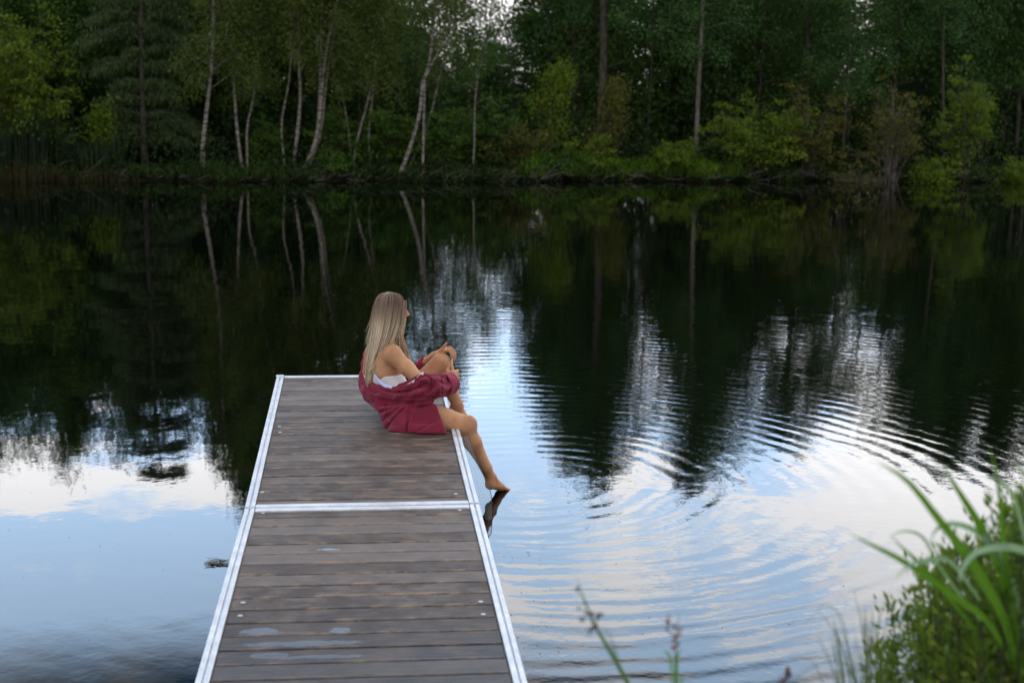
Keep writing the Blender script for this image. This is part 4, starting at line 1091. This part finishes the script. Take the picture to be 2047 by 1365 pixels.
shrub('leafy_shrub', 'low dark shrub at the foot of the multi stemmed birch', 660, 33.2, .6, .6, 14, 20, .075, L_mid, r7)
shrub('leafy_shrub', 'deep green shrub beneath the left maple', 90, 33.0, 1.5, 1.0, 18, 20, .085, L_dark, r7)

# grass on the bank, reeds on the left
def blades(name, label, cat, x0p, x1p, n_, dy, h, wd, m_, rng, amp=.3):
    xs = at(x0p, 350, 33.3)[0]+(at(x1p, 350, 33.3)[0]-at(x0p, 350, 33.3)[0])*(rng.uniform(0, 1, n_) if n_ > 12000 else rng.beta(2., 2., n_) if amp > .15 else rng.beta(1.1, 1.7, n_)); ys = shore(xs)+rng.uniform(dy[0], dy[1], n_)
    z = ground_z(xs, ys); hh_ = rng.uniform(h[0], h[1], n_)*(1+.4*np.sin(xs*2.1)*np.sin(xs*.7+1))
    b0 = np.stack([xs, ys, z-.03], -1); ln = rng.normal(size=(n_, 2))*amp
    m1 = b0+np.stack([ln[:, 0]*hh_*.3, ln[:, 1]*hh_*.3, hh_*.6], -1); tp = b0+np.stack([ln[:, 0]*hh_, ln[:, 1]*hh_, hh_*.97], -1)
    a = rng.uniform(0, PI, n_); s_ = np.stack([np.cos(a), np.sin(a), 0*a], -1)*wd
    V = np.stack([b0-s_, b0+s_, m1+s_*.8, tp, m1-s_*.8], 1).reshape(-1, 3)
    k = np.arange(n_)[:, None]*5
    F = np.concatenate([k+np.array([[0, 1, 2, 4]]), k+np.array([[4, 2, 3, 3]])]); 
    Fq = k+np.array([[0, 1, 2, 4]]); Ft = k+np.array([[4, 2, 3]])
    o_ = mesh_np(name, V, Fq.tolist()+Ft.tolist(), m_); return tag(o_, label, cat, None, 'stuff')
blades('bank_grass', 'bright green grass along part of the far bank', 'grass', 1020, 1520, 8000, (.12, 1.7), (.16, .50), .012, L_grass, r7)  # brighter green blades on this stretch
blades('verge_grass', 'short dull green grass along the rest of the far bank', 'grass', -250, 2300, 16000, (.05, 1.6), (.08, .30), .012, L_dark, r7)
blades('reeds', 'brownish reeds in the shallow water at the left bank', 'reeds', -250, 300, 1500, (-.35, .3), (.15, .50), .009, L_reed, r7, .1)
blades('tall_reeds', 'tall dark green reeds behind the brown reeds on the left', 'reeds', -250, 260, 3600, (.2, 1.2), (.8, 1.4), .014, L_reedg, r7, .08)
# branches lying in the water
for (lab, pts, r_) in (('pale fallen branch slanting into the water at the birches', [(585, 360), (620, 349), (655, 337), (690, 330)], .022), ('thin fallen branch along the waterline under the birches', [(420, 355), (460, 357), (500, 352)], .016),
                   ('bleached branch lying at the right waterline', [(1930, 362), (1980, 357), (2035, 360)], .02)):
    P = spline([at(x, y, 32.9 if x < 1000 else 34.4) for x, y in pts], 12)
    o = mesh_np('fallen_branch', *tube(P, np.linspace(r_, r_*.5, 12), 6), m_bgrey, None, True); tag(o, lab, 'branch')

n = 15000; fx = RN.uniform(-19, 34, n); sh_ = shore(fx); fy = sh_+RN.uniform(-.25, .45, n)
hh = ground_z(fx, sh_+.3)+RN.uniform(-.22, .30, n)*(1+.5*np.sin(fx*2.7)+.4*np.sin(fx*7))
hh = np.maximum(hh, WZ+.01)
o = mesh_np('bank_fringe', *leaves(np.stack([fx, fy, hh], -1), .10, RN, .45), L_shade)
tag(o, 'dark weeds hanging over the waterline of the far bank', 'weeds', None, 'stuff')
rng = np.random.default_rng(5); prt = []
for i in range(420):
    x = rng.uniform(-12, 26); y = float(shore(x))+rng.uniform(-.15, .5); L = rng.uniform(.15, .7); a = rng.normal()*.7
    p = np.array([x, y, WZ+rng.uniform(.02, .2)]); d = np.array([math.cos(a), math.sin(a)*.4, abs(rng.normal())*.4])*L
    prt.append(tube(bend(p, p+d, rng, .12, 5), np.linspace(.012, .004, 5), 4))
o = mesh_np('roots', *joinq(prt), m_twig); tag(o, 'bare grey roots and dead twigs along the waterline of the far bank', 'roots', None, 'stuff')

# ------------------------------------------------------------------ near bank plants (out of focus, close to the camera)
rf = np.random.default_rng(31)
L_iris = leafmat('broad_blade_green', (.085, .20, .022), (.15, .30, .035), .35, .42)
L_pale = leafmat('pale_blade_undersides', (.26, .40, .27), (.34, .48, .34), .3, .45)
L_bush = leafmat('small_shrub_leaves', (.065, .135, .025), (.190, .275, .045), .3, .45, c2=(.28, .34, .05))
L_thin = leafmat('thin_grass', (.055, .095, .02), (.11, .15, .035), .3)
m_seed = simple('brown_spikelets', (.10, .045, .035), .8, 0, 60, .4)
m_seedp = simple('reddish_spikelets', (.30, .15, .12), .8, 0, 60, .3)
def blade(pts, Y, w, twist=.3, n_=16, dY=0.):
    """grass blade with a keel: two strips meeting along a fold"""
    P = spline([at(x, y, Y+dY*i/(len(pts)-1)) for i, (x, y) in enumerate(pts)], n_)
    T = np.gradient(P, axis=0); T /= np.linalg.norm(T, axis=1)[:, None]
    view = P-CAM; view /= np.linalg.norm(view, axis=1)[:, None]
    s_ = np.cross(T, np.array([math.sin(twist)*.6, -1., .35])); s_ /= np.linalg.norm(s_, axis=1)[:, None]
    nrm = np.cross(T, s_)
    u = np.linspace(0, 1, n_); ww = w*1.15*np.clip(np.minimum(1, .55+u*1.2)*(1-u**2.6), .03, 1)[:, None]
    A_ = P-s_*ww; B_ = P+nrm*ww*.25; C_ = P+s_*ww
    V = np.concatenate([A_, B_, C_]); F = np.array([[k*n_+i, k*n_+i+1, (k+1)*n_+i+1, (k+1)*n_+i] for k in (0, 1) for i in range(n_-1)])
    return V, F
gzn = lambda p: float(ground_z(p[0], p[1]))
YF = -4.02
b0 = at(2010, 1500, YF)
e = empty('sedge_clump', (float(b0[0]), float(b0[1]), gzn(b0)), 'clump of broad green sword shaped blades rising out of the small leaved shrub', 'plant')
foot_ = (2040, 1560)
for pts, w_, m_, dY in (
    ([(2055, 1420), (2012, 1250), (1970, 1168), (1935, 1112), (1880, 1042), (1815, 962), (1752, 922)], .0135, L_iris, -.1),
    ([(2050, 1380), (2010, 1170), (1980, 1090), (1950, 1035), (1912, 975), (1880, 925)], .0105, L_iris, .1),
    ([(2060, 1420), (2020, 1180), (2006, 1085), (2000, 1010), (1990, 940), (1974, 884)], .0075, L_iris, .0),
    ([(2150, 1300), (2120, 1080), (2085, 1010), (2050, 950), (2022, 916)], .0085, L_iris, .0),
    ([(2060, 1400), (1985, 1255), (1920, 1200), (1868, 1163), (1800, 1118), (1745, 1090), (1694, 1064)], .0085, L_iris, -.2),
    ([(1950, 1260), (1870, 1160), (1832, 1120), (1808, 1098), (1776, 1066)], .0045, L_iris, .0),
    ([(2060, 1330), (2035, 1200), (2010, 1135), (1985, 1090), (1945, 1058), (1900, 1046), (1870, 1060), (1858, 1090)], .0085, L_pale, .15),
    ([(2130, 1250), (2080, 1130), (2047, 1100), (2000, 1092), (1950, 1105), (1925, 1135), (1915, 1165)], .0085, L_pale, .1),
    ([(2090, 1250), (2050, 1080), (2038, 1030), (2022, 985), (1995, 960), (1965, 953)], .0075, L_pale, .1),
    ([(1960, 1240), (1880, 1135), (1850, 1080), (1825, 1063), (1795, 1064), (1775, 1080)], .0035, L_pale, .0),
    ([(1960, 1200), (1900, 1122), (1860, 1120), (1820, 1128), (1785, 1160)], .006, L_pale, .0)):
    mesh_np('leaf', *blade(pts, YF, w_, rf.uniform(-.5, .5), 18, -.34+dY*.3), m_, e)
# small leaved shrub: upright shoots set with narrow leaves
def bushy(name, label, n_st, xr, yr, ztop, rng, dens, size):
    c = at(2010, 1365, -3.75); x0, y0 = float(c[0])+.12, -3.72
    z0 = float(ground_z(x0, y0))
    woods, LP, LD = [], [], []
    for i in range(n_st):
        ex = rng.uniform(*xr); ey = rng.uniform(*yr); zt = ztop(ex, ey)*rng.uniform(.72, 1.06)
        p0 = np.array([x0+(ex-x0)*.35+rng.normal()*.04, y0+(ey-y0)*.35+rng.normal()*.04, z0-.05]); p1 = np.array([ex, ey, zt])
        br = spline([p0, p0*.5+p1*.5+np.array([(ex-x0)*.12, (ey-y0)*.12, 0]), p1], 14); woods.append(tube(br, np.linspace(.006, .0018, 14), 4))
        for q in range(int(dens*3)):
            f = 1-rng.random()**1.5*.85; j = f*12.99; p = br[int(j)]*(1-j % 1)+br[int(j)+1]*(j % 1)
            a = rng.uniform(0, 2*PI); sp = .05*rng.random() if rng.random() < .55 else 0
            d = np.array([math.cos(a), math.sin(a), rng.uniform(.1, 1.1)+(1.2 if f > .93 else 0)]); d /= np.linalg.norm(d)
            LP.append(p+np.array([math.cos(a), math.sin(a), .4])*sp); LD.append(d)
    LP, LD = np.array(LP), np.array(LD); n = len(LP); L = rng.uniform(.55, 1.25, n)*size
    s_ = np.cross(LD, rng.normal(size=(n, 3))); s_ /= np.linalg.norm(s_, axis=1)[:, None]
    nr = np.cross(LD, s_)
    V = np.stack([LP, LP+LD*L[:, None]*.45+s_*L[:, None]*.15, LP+LD*L[:, None]+nr*L[:, None]*.08, LP+LD*L[:, None]*.45-s_*L[:, None]*.15], 1).reshape(-1, 3)
    e_ = empty(name, (x0, y0, z0), label, 'shrub')
    mesh_np('stems', *joinq(woods), m_bdark, e_); mesh_np('leaves', V, np.arange(4*n).reshape(n, 4), L_bush, e_)
zA = lambda px, py, Y: float(at(px, py, Y)[2])
xl = float(at(1800, 1200, -3.7)[0])
def ztop(x, y):
    px = 1023.5+ (x-CAM[0]-math.tan(YAW)*(y-CAM[1]))/(y-CAM[1])*FPX*.97
    py = np.interp(px, [1740, 1800, 1850, 1900, 1960, 2000, 2047, 2200], [1380, 1240, 1190, 1150, 1130, 1100, 1050, 1010])
    return zA(px, py, y)
bushy('small_leaved_shrub', 'dense small leaved shrub filling the lower right corner', 230, (xl+.045, xl+.66), (-4.1, -3.3), ztop, rf, 60, .031)
# thin grass tuft
b0 = at(1735, 1480, -4.0); e = empty('grass_tuft', (float(b0[0]), float(b0[1]), gzn(b0)), 'tuft of thin upright grass left of the small leaved shrub', 'grass tuft')
for i in range(34):
    xb = 1738+rf.normal()*26; xt = xb+rf.normal()*26+(xb-1738)*.5; yt = rf.uniform(1195, 1300)
    mesh_np('leaf', *blade([(xb, 1480), (xb*.75+xt*.25, 1390), (xb*.4+xt*.6, (yt+1365)/2), (xt, yt)], -4.0+rf.normal()*.08, rf.uniform(.0010, .0026), rf.uniform(-1, 1), 12), L_thin, e)
for pts in ([(1740, 1470), (1700, 1330), (1690, 1260), (1668, 1215), (1640, 1215), (1600, 1258)], [(1750, 1460), (1735, 1340), (1722, 1250), (1712, 1200), (1700, 1168)], [(1760, 1470), (1752, 1330), (1760, 1230), (1785, 1165)],
            [(1745, 1470), (1700, 1345), (1670, 1320), (1610, 1340), (1570, 1385)], [(1735, 1450), (1690, 1310), (1660, 1250), (1625, 1205)], [(1660, 1480), (1655, 1400), (1635, 1340), (1612, 1300)], [(1690, 1480), (1680, 1380), (1668, 1310)]):
    mesh_np('leaf', *blade(pts, -4.05, .0012, .3, 20), L_thin, e)
# flowering rushes
def spikes(e_, cl, m_, Y, rng):
    for (x, y, n_, r_) in cl:
        parts = []
        for k in range(n_):
            c = at(x+rng.normal()*r_, y+rng.normal()*r_, Y+rng.normal()*.006)
            d = rng.normal(size=3); d /= np.linalg.norm(d); L = rng.uniform(.004, .007)
            P = np.array([c-d*L, c-d*L*.3, c+d*L*.4, c+d*L]); parts.append(tube(P, [.0006, .0023, .0021, .0005], 6))
        mesh_np('spikelet_cluster', *joinq(parts), m_, e_, True)
YR = -4.2
b0 = at(1290, 1480, YR); e = empty('flowering_rush', (float(b0[0]), float(b0[1]), gzn(b0)), 'tall leaning rush stem with brown flower clusters near the dock', 'rush')
P = spline([at(*q, YR) for q in ((1305, 1560), (1280, 1420), (1255, 1365), (1225, 1310), (1190, 1250), (1175, 1215), (1153, 1158))], 24)
mesh_np('stem', *tube(P, np.interp(np.linspace(0, 1, 24), [0, .5, .8, 1], [.0058, .0050, .0026, .0006]), 6), L_iris, e, True)
for q in ([(1238, 1330), (1215, 1270), (1200, 1248)], [(1242, 1340), (1226, 1280), (1206, 1240)]): mesh_np('leaf', *blade([(1262, 1385)]+q, YR+.01, .0010, .2, 10), L_thin, e)
spikes(e, [(1166, 1238, 5, 2), (1172, 1224, 4, 3), (1158, 1216, 2, 1.5), (1155, 1178, 3, 2.5), (1184, 1256, 7, 4), (1192, 1250, 5, 3), (1196, 1232, 5, 4), (1202, 1228, 3, 2), (1180, 1226, 4, 3)], m_seed, YR, rf)
st_ = [tube(np.array([at(1180, 1228, YR), at(x, y, YR)]), [.0007, .0005], 4) for x, y in ((1158, 1216), (1166, 1238), (1184, 1256), (1201, 1229), (1156, 1180))]
mesh_np('flower_stalks', *joinq(st_), L_thin, e)
b0 = at(1352, 1480, YR+.1); e = empty('flowering_rush', (float(b0[0]), float(b0[1]), gzn(b0)), 'short upright rush with pale reddish flower clusters', 'rush')
P = spline([at(*q, YR+.1) for q in ((1352, 1560), (1351, 1400), (1350, 1330), (1352, 1280), (1355, 1250), (1357, 1226))], 20)
mesh_np('stem', *tube(P, np.interp(np.linspace(0, 1, 20), [0, 1], [.0028, .0006]), 6), L_iris, e, True)
for q in ([(1356, 1400), (1353, 1330), (1356, 1305), (1366, 1297)], [(1345, 1400), (1342, 1330), (1335, 1305), (1322, 1300)], [(1362, 1410), (1362, 1370), (1366, 1342)]): mesh_np('leaf', *blade(q, YR+.1, .0028, .2, 12), L_iris, e)
spikes(e, [(1334, 1244, 6, 3), (1337, 1236, 4, 3), (1333, 1258, 3, 2), (1350, 1252, 3, 3), (1349, 1272, 6, 4), (1358, 1270, 4, 3), (1350, 1290, 6, 4), (1342, 1293, 3, 2), (1360, 1258, 2, 2)], m_seedp, YR+.1, rf)
mesh_np('flower_stalks', *joinq([tube(np.array([at(a, b_, YR+.1), at(x, y, YR+.1)]), [.0007, .0005], 4) for a, b_, x, y in ((1354, 1262, 1334, 1242), (1353, 1275, 1333, 1258), (1354, 1258, 1361, 1257), (1351, 1298, 1342, 1293))]), L_thin, e)
b0 = at(1560, 1480, YR+.1); e = empty('flowering_rush', (float(b0[0]), float(b0[1]), gzn(b0)), 'dark brown seed head just above the bottom edge, left of the grass tuft', 'rush')
P = spline([at(*q, YR+.1) for q in ((1540, 1560), (1550, 1440), (1562, 1370), (1574, 1338))], 14)
mesh_np('stem', *tube(P, np.linspace(.003, .0012, 14), 6), L_thin, e, True)
spikes(e, [(1566, 1362, 12, 6), (1572, 1346, 12, 5), (1576, 1338, 6, 3)], m_seed, YR+.1, rf)
# floating bits
c = atz(432, 1124, WZ+.006); e = empty('floating_twigs', tuple(c), 'small clump of twigs and weed floating left of the dock', 'debris')
prt = []
for i in range(34):
    a = rf.uniform(0, PI); L = rf.uniform(.01, .05) if i > 6 else rf.uniform(.05, .085); p = c+np.array([rf.normal()*.022*(1 if i > 6 else .4), rf.normal()*.02, rf.uniform(-.004, .012)])
    d = np.array([math.cos(a if i > 6 else rf.normal()*.25), math.sin(a)*.6 if i > 6 else rf.normal()*.2, rf.uniform(-.05, .25) if i > 6 else 0])
    prt.append(tube(np.array([p-d*L, p, p+d*L]), [.0008, .0016, .0008], 4))
mesh_np('twigs', *joinq(prt), bark('wet_twigs', (.10, .085, .07), (.30, .27, .22)), e)
n = 150; LP = []
for i in range(n):
    q = (rf.uniform(985, 1110), rf.uniform(1085, 1350)) if i < 85 else ((rf.uniform(20, 470), rf.uniform(900, 1300)) if i < 115 else (rf.uniform(1050, 1700), rf.uniform(1050, 1340)))
    p = atz(q[0]-max(0, 1200-q[1])*.12, q[1], WZ+.003); LP.append(p)
LP = np.array(LP); V, F = leaves(LP, .011, rf, .6); V[:, 2] = WZ+.003+(V[:, 2]-np.repeat(LP[:, 2], 4))*.1
o = mesh_np('floating_specks', V, F, simple('dark_specks', (.03, .028, .02), .8)); tag(o, 'tiny seeds and specks floating on the water beside the dock', 'specks', None, 'stuff')
